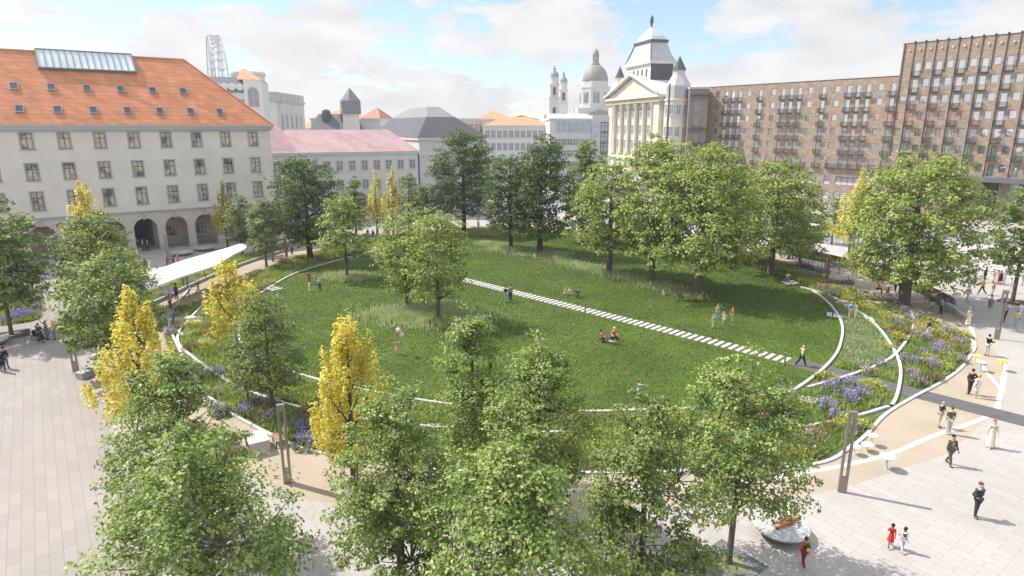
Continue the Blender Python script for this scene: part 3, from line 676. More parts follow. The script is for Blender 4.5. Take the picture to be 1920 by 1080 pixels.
    off = rng.normal(size=(n, 3)); off *= (rng.uniform(0, 1, n) ** .42 / (np.linalg.norm(off, axis=1) + 1e-9))[:, None]; off = off * np.array((1.25, 1.25, .62 if shape != 'cone' else 1.4)) * cs * w_
    if shape != 'cone':                          # sprays of leaves stretched along their twig, drooping a little outwards
        ca, sa = np.cos(T[idx, 4]), np.sin(T[idx, 4]); along = off[:, 0] * ca + off[:, 1] * sa
        off[:, 0] += along * ca * .45; off[:, 1] += along * sa * .45; off[:, 2] += along * rng.choice((.35, -.25), ntip)[idx]
    P = T[idx, :3] + off
    if shape == 'cone':                          # leaves crowd along upright shoots
        up_ = rng.uniform(-.4, 1, n); P[:, 2] += up_ * .95; P[:, :2] = T[idx, :2] * (1 + .1 * up_)[:, None] + (P[:, :2] - T[idx, :2]) * (1.15 - .55 * up_)[:, None]
    c0 = np.array((0, 0, z0 + hc * .45)); outw = P - c0; outw /= np.linalg.norm(outw, axis=1)[:, None] + 1e-9
    Nn = rng.normal(size=(n, 3)) * .45 + outw * .4 + off / (cs * w_) * .35 + np.array((0, 0, .75)); Nn /= np.linalg.norm(Nn, axis=1)[:, None]
    keep = P[:, 2] > z0 * .55; P, Nn = P[keep], Nn[keep]
    o = empty(name, (x, y, 0), rng.uniform(-.2, .2), label, cat, group)
    wood.build('trunk', bark or (M_bark2 if kind == 'dark' else M_bark), o, True)
    link('crown', leaves_mesh('crown', P, Nn, size, rng, LEAFM[kind]), o)
    return o
def ptree(bu, bv, tv, ul, ur, cbv, kind, label, **k):
    """tree from where it stands in the photo: base pixel, crown top, crown left/right, crown bottom"""
    x, y = g(bu, bv); H = zat(bu, tv, y)[1]; z0 = max(.6, zat(bu, cbv, y)[1]); X1, _ = zat(ul, (tv + cbv) / 2, y); X2, _ = zat(ur, (tv + cbv) / 2, y)
    return tree(x, y, H, (X2 - X1) / 2 * .9, z0, kind, label, **k)
G1 = 'big old trees round the lawn'
# dark old trees at the back
ptree(582, 487, 302, 500, 645, 455, 'dark', 'dark dense broad tree at the back left edge of the lawn', seed=1, trunk=.42, name='chestnut_tree', group=G1)
ptree(870, 436, 250, 800, 932, 405, 'dark', 'tall dark tree standing alone before the grey roofed church', seed=2, trunk=.42, name='chestnut_tree', group=G1)
ptree(958, 466, 298, 900, 1008, 432, 'dark', 'smaller dark tree with a thin black trunk at the far lawn edge', seed=3, trunk=.33, name='chestnut_tree', group=G1)
ptree(1012, 476, 258, 948, 1066, 445, 'dark', 'tall dark tree in front of the white domed church, half behind a light green tree', seed=4, trunk=.42, name='chestnut_tree', group=G1)
ptree(1092, 455, 266, 1046, 1122, 440, 'mid', 'mid green tree behind the first light green tree of the right row', seed=5, trunk=.35, name='maple_tree', group=G1)
# light green old trees on the right
ptree(1142, 512, 306, 1050, 1186, 470, 'light', 'light green tree at the left end of the right row', seed=6, trunk=.42, shape='broad', name='maple_tree', group=G1)
ptree(1222, 532, 262, 1146, 1296, 480, 'light', 'tall light green tree in the middle of the right row, before the yellow palace', seed=7, trunk=.42, name='maple_tree', group=G1)
ptree(1306, 553, 280, 1180, 1420, 500, 'light', 'broadest light green tree on the lawn with a thick grey trunk', seed=8, trunk=.52, shape='broad', name='maple_tree', group=G1, dens=1.1)
ptree(1444, 516, 308, 1392, 1556, 470, 'light', 'light green tree with a pale forked trunk at the right corner of the lawn', seed=9, trunk=.42, shape='broad', name='maple_tree', group=G1)
ptree(1370, 490, 330, 1330, 1440, 460, 'light', 'light green tree hidden behind the broadest tree', seed=33, trunk=.35, name='maple_tree', group=G1)
ptree(1500, 500, 400, 1468, 1552, 480, 'light', 'low young tree beside the right swing frame', seed=10, trunk=.12, name='maple_tree')
ptree(1694, 571, 298, 1592, 1838, 530, 'light', 'huge light green tree with a flared trunk growing out of the sandy path', seed=11, trunk=.55, shape='broad', name='maple_tree', group=G1, dens=1.15)
ptree(1898, 566, 352, 1842, 1965, 505, 'mid', 'slender plaza tree with a pale trunk at the right edge of the picture', seed=12, trunk=.2, name='plane_tree')
# lone trees on the lawn
ptree(651, 522, 370, 600, 694, 480, 'light', 'small light green tree alone on the left of the lawn', seed=13, trunk=.22, shape='broad', name='maple_tree', group=G1, dens=.9)
ptree(765, 574, 394, 700, 815, 545, 'light', 'left tree of the pair in the long grass on the lawn', seed=14, trunk=.24, name='maple_tree', group=G1, dens=.75)
ptree(822, 602, 402, 758, 884, 560, 'light', 'right tree of the pair in the long grass on the lawn', seed=15, trunk=.24, name='maple_tree', group=G1, dens=.75)
# golden trees
Y = dict(dens=.52, shape='cone', name='golden_tree', group='golden upright trees')
ptree(708, 444, 330, 684, 726, 415, 'yellow', 'left one of two golden trees before the pink roofed house', seed=16, **Y)
ptree(738, 440, 318, 717, 760, 412, 'yellow', 'right one of two golden trees before the pink roofed house', seed=17, **Y)
tree(-51.5, 75.5, 11.3, 2.9, 2.5, 'yellow', 'golden tree in front of the grey wall above a green tree', seed=18, **Y)
ptree(428, 468, 348, 396, 448, 440, 'gold2', 'greenish golden tree beside the arcade and the white canopy', seed=19, **Y)
ptree(444, 655, 492, 368, 498, 628, 'yellow', 'golden tree in the left flower bed under the canopy', seed=20, **Y)
tree(-22.2, 34.8, 8.3, 2.6, 1.6, 'yellow', 'golden tree at the left paving edge above the foreground trees', seed=21, **Y)
tree(-8.3, 29.3, 8.8, 2.5, 1.6, 'yellow', 'brightest golden tree in the foreground beside the twin bar lamp', seed=22, **Y)
ptree(1592, 476, 328, 1545, 1640, 452, 'yellow', 'golden street tree before the doorway of the brick building', seed=23, **Y)
# young trees along the canopy and the back
YG = dict(shape='oval', name='young_tree', group='slim young trees')
ptree(455, 478, 368, 424, 480, 455, 'soft', 'slim grey green tree behind the far end of the white canopy', seed=24, **YG)
ptree(500, 500, 378, 462, 530, 470, 'soft', 'slim grey green tree right of the white canopy', seed=25, **YG)
ptree(668, 440, 338, 640, 692, 420, 'mid', 'green tree left of the two golden trees at the back', seed=26, **YG)
ptree(768, 432, 326, 744, 790, 405, 'soft', 'thin pale tree right of the two golden trees at the back', seed=27, dens=.6, **YG)
ptree(795, 436, 352, 776, 822, 410, 'mid', 'green tree between the thin pale tree and the tall dark tree', seed=28, **YG)
ptree(1559, 458, 372, 1535, 1586, 432, 'soft', 'thin street tree on the far pavement before the brick building', seed=29, dens=.6, **YG)
ptree(512, 772, 552, 428, 580, 730, 'mid', 'slim see-through tree standing in the lower left flower bed', seed=30, dens=.55, **YG)
ptree(466, 752, 640, 432, 500, 728, 'soft', 'small thin tree in the left bed before the golden tree', seed=31, dens=.6, **YG)
ptree(1478, 486, 372, 1450, 1520, 460, 'mid', 'green tree behind the right swing frame', seed=34, **YG)
# left plaza trees
ptree(22, 628, 386, -70, 88, 575, 'mid', 'plaza tree rooted in a dark grate at the left edge of the picture', seed=35, trunk=.17, name='plane_tree', dens=1.1)
tree(-40.6, 59.5, 9.6, 3.7, 1.8, 'mid', 'wide green tree on the left plaza below the golden tree', seed=36, shape='broad', name='plane_tree', dens=.9)
tree(-29.9, 44.8, 9.0, 3.1, 1.3, 'near', 'dense wide green tree behind the left lamp on the plaza', seed=37, shape='round', name='plane_tree', dens=1.1)
# foreground maples
FG = dict(name='maple_tree', group='maples along the front of the park', shape='oval', dens=1.0)
x, y = g(1366, 1057)
tree(x, y, 9.0, 2.75, 3.0, 'near', 'foreground maple rooted in the round patterned grate on the right', seed=40, trunk=.14, **FG)
tree(-14.4, 24.2, 8.6, 2.4, 1.8, 'near', 'foreground maple under the left golden tree', seed=41, **FG)
tree(-9.6, 16.6, 9.0, 2.9, 2.0, 'near', 'nearest maple at the lower left corner of the picture', seed=42, **FG)
tree(-4.2, 20.4, 9.0, 2.35, 1.8, 'near', 'dark leaved maple left of the nearest middle maple', seed=43, **FG)
tree(-1.9, 29.6, 9.0, 1.8, 2.0, 'near', 'narrow maple whose pointed top stands against the lawn in the middle', seed=44, **FG)
tree(1.2, 25.4, 9.0, 2.2, 1.8, 'near', 'maple right of the narrow pointed one, with a bare leader at its top', seed=45, **FG)
tree(-.1, 16.6, 9.0, 2.5, 2.0, 'near', 'nearest maple in the bottom middle of the picture', seed=46, **FG)
tree(4.7, 19.6, 8.9, 2.15, 1.8, 'mid', 'paler maple between the bottom middle one and the grated one', seed=47, **FG)
# tree grates
def grate(x, y, s, label, m, rot):
    o = empty('tree_grate', (x, y, .018), rot, label, 'tree grate'); f = MB(); h = s / 2
    f.box(-h, h, -h, -h + .08, 0, .03).box(-h, h, h - .08, h, 0, .03).box(-h, -h + .08, -h + .08, h - .08, 0, .03).box(h - .08, h, -h + .08, h - .08, 0, .03)
    n = 72
    for k in range(n):
        a = 2 * math.pi * k / n; r0 = .30 * s; r1 = min(h / max(abs(math.cos(a)), abs(math.sin(a))), s) - .06; w_ = .016 * s / 1
        c_, s_ = math.cos(a), math.sin(a); q = (-s_ * w_, c_ * w_)
        f.poly([(c_*r0 - q[0]*.6, s_*r0 - q[1]*.6, .03), (c_*r1 - q[0], s_*r1 - q[1], .03), (c_*r1 + q[0], s_*r1 + q[1], .03), (c_*r0 + q[0]*.6, s_*r0 + q[1]*.6, .03)])
    for rr in (.30, .40, .48): f.lathe([(rr * s - .02, .028), (rr * s - .02, .034), (rr * s + .02, .034), (rr * s + .02, .028)], 48, caps=False)
    f.build('grille', m, o)
    MB().box(-h + .08, h - .08, -h + .08, h - .08, -.01, .008).build('grate_bed', mat('grate_bed', (.10, .11, .09), .9), o)
    MB().lathe([(.0, .01), (.285 * s, .01), (.285 * s, .036), (.0, .06)], 32, caps=False).build('planting_disc', mat('mossy_disc', (.20, .20, .10), .95, (4, .3)), o)
grate(*g(1366, 1057), 2.3, 'square tree grate with a radial pattern round the right foreground maple', mat('grey_green_iron', (.20, .215, .20), .6), GRID)
grate(*g(22, 628), 2.6, 'dark square tree grate on the left plaza', mat('black_iron', (.03, .032, .035), .6), GRID)
grate(*g(1898, 566), 2.4, 'dark square tree grate on the right plaza', bpy.data.materials['black_iron'], GRID)
# ================================================================== LAWN GRASS AND PLANTING
rng = np.random.default_rng(5)
def scatter(poly, n, keepout=()):
    P = np.array(poly); lo, hi = P.min(0), P.max(0); out = np.zeros((0, 2))
    while len(out) < n:
        q = rng.uniform(lo, hi, (n, 2)); k = inside(poly, q[:, 0], q[:, 1])
        for line, dd in keepout: k &= near(line, q[:, 0], q[:, 1]) > dd
        for ring in [r for r in (LAWN,) if poly is BED]: k &= ~inside(ring, q[:, 0], q[:, 1])
        out = np.vstack([out, q[k]])
    return out[:n]
def blades(name, pts, z, h, w_, m, lean=.35, hvar=.4):
    n = len(pts); a = rng.uniform(0, 2 * math.pi, n); hh_ = h * rng.uniform(1 - hvar, 1 + hvar, n)
    dx, dy = np.cos(a) * w_, np.sin(a) * w_; b = rng.uniform(0, 2 * math.pi, n); l = hh_ * rng.uniform(0, lean, n) * 2
    V = np.empty((n, 3, 3)); V[:, 0] = np.c_[pts[:, 0] - dx, pts[:, 1] - dy, np.full(n, z)]; V[:, 1] = np.c_[pts[:, 0] + dx, pts[:, 1] + dy, np.full(n, z)]
    V[:, 2] = np.c_[pts[:, 0] + np.cos(b) * l, pts[:, 1] + np.sin(b) * l, z + hh_]
    me = np_mesh(name, V.reshape(-1, 3), np.arange(n * 3).reshape(-1, 3), m)
    o = link(name, me); o['kind'] = 'stuff'; return o
M_gr = leaf_mat('grass_blades', (.068, .120, .011), (.086, .142, .014), (.118, .175, .024), .3)
STONE_L = [(-5.9, 74.4), (21.9, 47.0)]
lp = scatter(LAWN, 230000, ((STONE_L, .8), ([(22.3, 46.7), (32, 36.8)], 1.1)))
tag(blades('lawn_grass', lp, .012, .07, .04, M_gr, 1.0, .6), 'green lawn grass in the middle of the park', 'grass')
# long grass islands round the tree feet
M_long = leaf_mat('long_meadow_grass', (.24, .32, .11), (.38, .45, .20), (.58, .62, .38), .4)
isl = []
for (u, v, rx_, ry_, n) in ((795, 592, 5.0, 3.4, 11000), (651, 520, 2.8, 2.0, 2200), (958, 470, 3.8, 1.8, 1500), (1012, 478, 4, 2, 1500)):
    c_ = g(u, v); q = rng.normal(size=(n, 2)) * np.array((rx_, ry_)) * .5 + np.array(c_); isl.append(q)
line_ = [g(p[0], p[1]) for p in ((905, 457), (958, 466), (1012, 478), (1080, 497), (1142, 513), (1222, 535), (1306, 556))]
t = rng.uniform(0, 6, 9000); k = np.minimum(t.astype(int), 5); L_ = np.array(line_); q = L_[k] + (L_[k + 1] - L_[k]) * (t - k)[:, None] + rng.normal(size=(9000, 2)) * .9; isl.append(q)
tag(blades('meadow_grass', np.vstack(isl), .012, .5, .05, M_long, .5), 'pale long grass growing round the tree trunks on the lawn', 'long grass')
# beds: low meadow cover
M_cov = leaf_mat('bed_foliage', (.14, .21, .05), (.25, .33, .085), (.46, .48, .15), .4)
ko = tuple((l, .42) for l in KL) + ((DARKP, 1.15),)
FIELD = [(33.9,68),(33.4,64.5),(32.3,59.6),(31,55.6),(29,52),(27.2,48.9),(26.2,46.3),(27,45),(29.8,47),(31,48.4),(33.3,55),(34.6,61.5)]
bp = scatter(BED, 95000, ko); fl = inside(FIELD, bp[:, 0], bp[:, 1])
tag(blades('bed_planting', bp[~fl], .008, .40, .06, M_cov, .6), 'mixed green planting in the ring of beds round the lawn', 'ground cover')
M_fld = leaf_mat('field_foliage', (.20, .27, .09), (.30, .37, .16), (.50, .53, .36), .35)
fp = scatter(FIELD, 9000, ko)
tag(blades('clover_field', fp, .008, .2, .07, M_fld, .7), 'pale green clover field between the lawn kerb and the right bed', 'ground cover')
for nm, poly, n in (('strip_planting', BACK, 7000), ('strip_planting', CANB, 12000), ('strip_planting', LEFTB, 9000), ('strip_planting', FARB, 1800), ('strip_planting', FARB2, 2400)):
    q = scatter(poly, n); o = blades(nm, q, .006, .45, .07, M_cov, .6)
    tag(o, {7000: 'green planting strip along the rusty steel wall', 12000: 'green planting strip behind the white canopy', 9000: 'green planting in the left plaza bed', 1800: 'green planting in the left far bed behind the lawn', 2400: 'green planting in the right far bed behind the lawn'}[n], 'ground cover')
# flowering clumps, one object each
M_fol = leaf_mat('clump_foliage', (.12, .18, .045), (.20, .265, .07), (.31, .36, .11), .35)
M_pur = leaf_mat('violet_flowers', (.28,.22,.42), (.40,.33,.55), (.54,.47,.66), .35)
M_blu = leaf_mat('deep_violet_flowers', (.20,.16,.40), (.29,.23,.50), (.40,.33,.60), .35)
M_yel = leaf_mat('yellow_flowers', (.32,.34,.06), (.52,.50,.09), (.68,.63,.18), .35)
M_pnk = leaf_mat('dusty_pink_flowers', (.34, .20, .20), (.52, .33, .32), (.66, .50, .46), .25)
M_whi = leaf_mat('white_flowers', (.5, .52, .44), (.66, .66, .60), (.76, .76, .7), .25)
M_rus = leaf_mat('russet_grass', (.16, .12, .05), (.25, .19, .075), (.36, .27, .11), .3)
def clump(name, R_, h, nf, ns, mf, style, seed):
    r = np.random.default_rng(seed); o = empty(name, (0, 0, 0))
    n = nf; a = r.uniform(0, 6.283, n); q = R_ * r.uniform(0, 1, n) ** .5
    P = np.c_[np.cos(a) * q, np.sin(a) * q, r.uniform(.02, .62 * h, n) * (1 - .5 * (q / R_) ** 2)]
    Nn = r.normal(size=(n, 3)) * .6 + np.array((0, 0, .6)); Nn /= np.linalg.norm(Nn, axis=1)[:, None]
    link('foliage', leaves_mesh('foliage', P, Nn, .17, r, M_fol), o)
    a = r.uniform(0, 6.283, ns); q = R_ * .9 * r.uniform(0, 1, ns) ** .5; cx, cy_ = np.cos(a) * q, np.sin(a) * q; top = h * (1 - .35 * (q / R_) ** 2) * r.uniform(.8, 1.15, ns)
    if style == 'spike':
        m = 7; idx = np.repeat(np.arange(ns), m); f = np.tile(np.linspace(.45, 1, m), ns)
        P = np.c_[cx[idx] * (1 + .25 * f), cy_[idx] * (1 + .25 * f), top[idx] * f] + r.normal(size=(ns * m, 3)) * .02; sz = .10
    else:
        m = 4; idx = np.repeat(np.arange(ns), m); P = np.c_[cx[idx], cy_[idx], top[idx] * .85] + r.normal(size=(ns * m, 3)) * np.array((.06, .06, .05)); sz = .11
    Nn = r.normal(size=(len(P), 3)) * .7 + np.array((0, 0, .5)); Nn /= np.linalg.norm(Nn, axis=1)[:, None]
    link('blossoms', leaves_mesh('blossoms', P, Nn, sz, r, mf, aspect=.9), o)
    remember(o); return o
KINDS_F = {}
def sow(key, protos, spots, label, cat, group):
    for i, (x, y) in enumerate(spots):
        k = i % len(protos); p = protos[k]
        if not p.get('label'): o = p
        else: o = copy_tree(p)
        tag(o, label, cat, group); s = random.uniform(.8, 1.25); o.location = (x, y, .005); o.scale = (s, s, s * random.uniform(.9, 1.1)); o.rotation_euler = (0, 0, random.uniform(0, 6.28))
sage = [clump('purple_sage', .6, .78, 170, 22, M_pur, 'spike', s) for s in (1, 2)]
sageB = [clump('blue_sage', .62, .75, 170, 24, M_blu, 'spike', 3)]
yar = [clump('yellow_yarrow', .75, .50, 190, 44, M_yel, 'head', s) for s in (4, 5)]
pin = [clump('pink_sedum', .7, .46, 160, 44, M_pnk, 'head', s) for s in (6, 7)]
whi = [clump('white_daisy', .5, .40, 120, 50, M_whi, 'head', 8)]
rus = [clump('russet_fountain_grass', .7, .6, 90, 60, M_rus, 'spike', 9)]
def px(L_): return [g(u, v) for u, v in L_]
sow('p', sage, px([(1628,565),(1660,568),(1672,583),(1690,586),(1700,600),(1714,607),(1724,636),(1730,640),(1756,655),(1752,664),(1768,662),(1778,632),(1800,645),(1722,663),(1700,680),(1718,684),(1745,690),(1800,679),(1720,722),(1658,692),(1577,722),(1590,728),(1598,745),(1586,756),(1600,760),(1540,762),(1548,770),(1558,737),(1565,785),(1600,812),(1474,745),(1610,745),(1590,745),(1680,612),
    (325,596),(300,612),(330,610),(322,628),(375,712),(405,705),(410,775),(418,780),(408,742),(500,790),(512,765),(358,722),(455,778),(478,762),(1520,524),(1500,515)]), 'clump of violet sage spikes in the ring of beds round the lawn', 'flowers', 'violet sage clumps in the beds')
sow('b', sageB, px([(1508,502),(1518,505),(1530,508),(1545,512),(1555,540),(1568,538),(1582,545),(1560,556),(1500,500),(1592,532),(568,800),(578,812),(572,826),(575,840)]), 'clump of deep violet sage in the right corner bed or beside the front golden tree', 'flowers', 'deep violet sage clumps')
sow('s', [clump('blue_sage', .7, .8, 140, 40, M_blu, 'spike', 13)], px([(8,606),(22,603),(36,600),(50,597),(64,592),(72,582),(68,570),(50,575),(30,590)]), 'clump of blue violet sage in the left plaza bed beside the grated tree', 'flowers', 'blue sage clumps in the left plaza bed')
sow('c', [clump('purple_sage', .7, .8, 120, 34, M_pur, 'spike', 14)], px([(310,558),(322,550),(345,538),(362,532),(505,470),(530,462),(556,455),(1440,470),(1462,476),(1560,500),(1768,572),(1778,572),(1748,563),(905,438),(925,436),(890,438)]), 'clump of violet sage in the planting strips outside the sandy path', 'flowers', 'violet sage clumps in the outer strips')
inB = scatter(BED, 700, ko + ((STONE_L, .5),)); inB = inB[~inside(FIELD, inB[:, 0], inB[:, 1])]
right = inB[inB[:, 0] > 14]; left_ = inB[inB[:, 0] < -10]; 
sow('y', yar, [tuple(p) for p in right[:128]] + [tuple(p) for p in left_[:55]] + [tuple(p) for p in inB[(inB[:, 0] > -10) & (inB[:, 0] < 14)][:22]], 'clump of yellow yarrow in the ring of beds round the lawn', 'flowers', 'yellow yarrow clumps in the beds')
sow('k', pin, [tuple(p) for p in right[128:180]] + [tuple(p) for p in left_[55:72]], 'clump of dusty pink sedum in the ring of beds round the lawn', 'flowers', 'pink sedum clumps in the beds')
sow('w', whi, [tuple(p) for p in right[180:196]] + [tuple(p) for p in left_[72:80]], 'clump of small white daisies in the ring of beds round the lawn', 'flowers', 'white daisy clumps in the beds')
sow('r', rus, [tuple(p) for p in right[196:221]] + [tuple(p) for p in left_[80:112]], 'russet tuft of fountain grass in the ring of beds round the lawn', 'ornamental grass', 'russet grass tufts in the beds')
cq = scatter(CANB, 60); bq = scatter(BACK, 24)
sow('v', [clump('yellow_yarrow', .6, .55, 110, 70, M_yel, 'head', 15)], [tuple(p) for p in cq[:46]] + [tuple(p) for p in bq[:12]], 'clump of yellow yarrow in the planting strips outside the sandy path', 'flowers', 'yellow yarrow clumps in the outer strips')
# ================================================================== BUILDINGS ROUND THE SQUARE
def facade(u0, u1, vt, Y0, ang):
    """ground corner, length and height of a front seen between two photo columns, its left corner Y0 metres away"""
    d0, d1 = ray(u0, vt), ray(u1, vt); m0, m1 = d0[0] / d0[1], d1[0] / d1[1]
    X0 = m0 * Y0; L = (m1 * Y0 - X0) / (math.cos(ang) - m1 * math.sin(ang))
    return (X0, Y0), L, CAMH + d0[2] / d0[1] * Y0
M_pale = mat('pale_limewash', (.66, .645, .63), .9, (.3, .05)); M_pale2 = mat('off_white_stone', (.60, .58, .56), .9, (.25, .07))
M_cream = mat('cream_stucco', (.68, .625, .50), .9, (.22, .16)); M_pink = brick_mat('faded_pink_tiles', (.46,.30,.295), (.53,.36,.355), (.50,.37,.365), .8, .34, .02, axes='xz', noise=(.35, .14))
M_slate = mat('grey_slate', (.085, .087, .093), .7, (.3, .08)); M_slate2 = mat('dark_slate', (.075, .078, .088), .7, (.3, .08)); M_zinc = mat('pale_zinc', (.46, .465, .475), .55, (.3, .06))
M_or = brick_mat('orange_far_tiles', (.52,.25,.13), (.60,.30,.17), (.48,.24,.14), .9, .36, .02, axes='xz', noise=(.3, .1))
M_gwin = mat('far_window_glass', (.27, .29, .31), .15, spec=.7); M_blue = glass_mat('bluish_glass', (.34, .42, .46), .6, .06)
M_steel = mat('white_steel', (.36, .37, .38), .5); M_dome = mat('weathered_copper_dome', (.27, .25, .225), .6, (.15, .15)); M_brn = mat('brown_stone', (.30, .24, .20), .9, (.3, .1))
def fwin(w, h, parent, arch=False, gm=None, fm=None, y=-.09):
    k = .14; f = MB().box(-w/2 - k, -w/2, y, .02, -h/2, h/2).box(w/2, w/2 + k, y, .02, -h/2, h/2).box(-w/2 - k - .1, w/2 + k + .1, y - .06, .02, -h/2 - .2, -h/2).box(-.05, .05, y, -.01, -h/2, h/2).box(-w/2, w/2, y, -.012, h*.12, h*.12 + .09)
    if arch:
        n = 8
        for i in range(n):
            a0, a1 = math.pi * i / n, math.pi * (i + 1) / n; r0, r1 = w/2, w/2 + k
            f.poly([(r0*math.cos(a0), y, h/2 + r0*math.sin(a0)), (r1*math.cos(a0), y, h/2 + r1*math.sin(a0)), (r1*math.cos(a1), y, h/2 + r1*math.sin(a1)), (r0*math.cos(a1), y, h/2 + r0*math.sin(a1))])
    else: f.box(-w/2 - k - .06, w/2 + k + .06, y - .04, .02, h/2, h/2 + .2)
    o = f.build('window', fm or M_pale2, parent); p = MB().box(-w/2, w/2, -.03, -.008, -h/2, h/2)
    if arch: p.poly([(w/2*math.cos(math.pi*i/8), -.031, h/2 + w/2*math.sin(math.pi*i/8)) for i in range(9)])
    p.build('pane', gm or M_gwin, o); remember(o); return o
def grid(parent, xs, zs, w, h, arch=False, gm=None, fm=None, y=0.0, rot=None, org=None):
    p = fwin(w, h, parent, arch, gm, fm); u_ = []
    for z in zs:
        for x in xs:
            o = place(p, x, y, z, u_)
            if rot is not None: c, s = math.cos(rot), math.sin(rot); o.location = (org[0] + c * x - s * y, org[1] + s * x + c * y, z); o.rotation_euler = (0, 0, rot)
def lin_(a, b, n): return [a + (b - a) * (i + .5) / n for i in range(n)]
def hiproof(mb, L, d, z, h, o=.4, inset=None):
    i = min(inset if inset is not None else d / 2, L / 2 - .3)
    A, B, C, D = (-o,-o,z), (L+o,-o,z), (L+o,d+o,z), (-o,d+o,z); P, Q = (i, d/2, z+h), (L-i, d/2, z+h)
    return mb.poly([A,B,Q,P]).poly([B,C,Q]).poly([C,D,P,Q]).poly([D,A,P]).poly([D,C,B,A])
def house(u0, u1, vt, Y0, ang, dep, label, wm, rm, rh, cols, rows, ww=1.2, wh=1.9, cat='building', inset=None, zrow=None, name='house'):
    (X, Yy), L, z = facade(u0, u1, vt, Y0, ang); b = empty(name, (X, Yy, 0), ang, label, cat)
    MB().box(0, L, 0, dep, 0, z - .5).build('wall', wm, b); MB().box(-.25, L + .25, -.25, dep + .25, z - .5, z).build('cornice', M_pale2, b)
    if rm: hiproof(MB(), L, dep, z + .003, rh, .3, inset).build('roof', rm, b)
    if cols: grid(b, lin_(0, L, cols), zrow or [z - 2.6 - 3.7 * r for r in range(rows)], ww, wh)
    return b, L, z
A25 = math.atan2(.43, .9)
# school house with the pink roof
sch, Ls, zs_ = house(497, 783, 287.5, 118, A25, 11, 'long white house with a faded pink tiled roof', M_pale, M_pink, 4.2, 12, 3, 1.15, 1.75, inset=4.5, name='school_house')
MB().hull8([(-.3,-.2,zs_),(6,-.2,zs_),(6,11,zs_),(-.3,11,zs_)], [(2.2,5,zs_+5.2),(3,5,zs_+5.2),(3,5.6,zs_+5.2),(2.2,5.6,zs_+5.2)]).build('gable_roof', M_pink, sch)
# church hall with the grey mansard roof
ex, ey = sch.location.x + Ls * math.cos(A25), sch.location.y + Ls * math.sin(A25)
ch = empty('church_hall', (ex + .3, ey + .4, 0), A25, 'white church hall with a big grey two-slope roof', 'church')
m1 = ray(912, 257); m1 = m1[0] / m1[1]; Wc = (m1 * ch.location.y - ch.location.x) / (math.cos(A25) - m1 * math.sin(A25)); zc = 16.1; Dc = 40
MB().box(0, Wc, 0, Dc, 0, zc - .5).build('wall', M_pale2, ch); MB().box(-.3, Wc + .3, -.3, Dc + .3, zc - .5, zc).box(-.15, Wc + .15, -.15, .02, 12.6, 13.1).build('cornice', M_pale, ch)
def rect(x0, x1, y0, y1, z): return [(x0,y0,z),(x1,y0,z),(x1,y1,z),(x0,y1,z)]
r0, r1, r2 = rect(-.4, Wc + .4, -.4, Dc + .4, zc + .003), rect(3.6, Wc - 5, 5.5, Dc - 6, 20.3), rect(Wc*.42, Wc*.6, 13, Dc - 14, 22.6)
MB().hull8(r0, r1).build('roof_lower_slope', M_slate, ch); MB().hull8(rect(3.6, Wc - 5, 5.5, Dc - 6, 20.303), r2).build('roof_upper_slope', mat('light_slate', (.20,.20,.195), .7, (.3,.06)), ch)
grid(ch, [Wc * .3, Wc * .7], [8.5], 2.2, 4.0, True)
# office with dark roof, small tower and orange roofs behind
of, Lo, zo = house(580, 662, 250, 190, .1, 26, 'grey roofed block with a small pointed tower', M_pale2, None, 0, 0, 0, name='office_building')
MB().hull8(rect(-.3, Lo, -.3, 26, zo), rect(2, Lo - 1, 5, 21, zo + 5.6)).build('roof', mat('office_slate', (.15,.152,.16), .7, (.3,.08)), of)
for x in (4.5, 10): MB().lathe([(1.5, zo + 1), (1.5, zo + 5.4), (1.1, zo + 6.6), (.1, zo + 7)], 12, (x, 4)).build('dormer', M_slate, of)
tx = Lo - .5
MB().box(tx - 2.1, tx + 2.1, -.6, 3.6, 0, zo + 5.5).build('tower', M_pale2, of)
MB().lathe([(3.0, zo + 5.5), (3.0, zo + 9.3), (.02, zo + 13)], 8, (tx, 1.5), caps=True).build('tower_roof', mat('mid_slate', (.20,.205,.21), .7, (.3,.08)), of)
house(582, 690, 222, 232, .12, 20, 'long house with an orange roof behind the small pointed tower', M_pale, M_or, 3.5, 0, 0)
house(676, 712, 222, 215, -.1, 16, 'small red roofed house right of the pointed tower', M_pale, mat('brick_red_tiles', (.44, .20, .14), .8, (.3, .1)), 3.6, 0, 0)
# tall pale block with arched windows
(Xa, Ya), La, za = facade(472, 516, 172, 205, 0)
tb = empty('tall_block', (Xa, Ya, 0), 0, 'tall pale stone block with a row of arched windows', 'building')
MB().box(0, La, 0, 27, 0, za - 3).build('wall', M_pale2, tb)
MB().box(-.4, La + .4, -.4, 27.4, za - 3, za - 2.2).box(-.1, La + .1, -.1, 27.1, za - 2.2, za).build('attic', mat('streaked_attic', (.45, .44, .43), .9, (.5, .25)), tb)
grid(tb, [4, 8.6, 13.2, 17.8, 22.4], [za - 9.4], 1.7, 3.6, True, rot=math.pi / 2, org=(La + .003, 0)); grid(tb, [4, 8.6, 13.2, 17.8, 22.4], [za - 15.2, za - 20], 1.7, 2.6, rot=math.pi / 2, org=(La + .003, 0)); grid(tb, [La - 3.4], [za - 10], 1.6, 3.4)
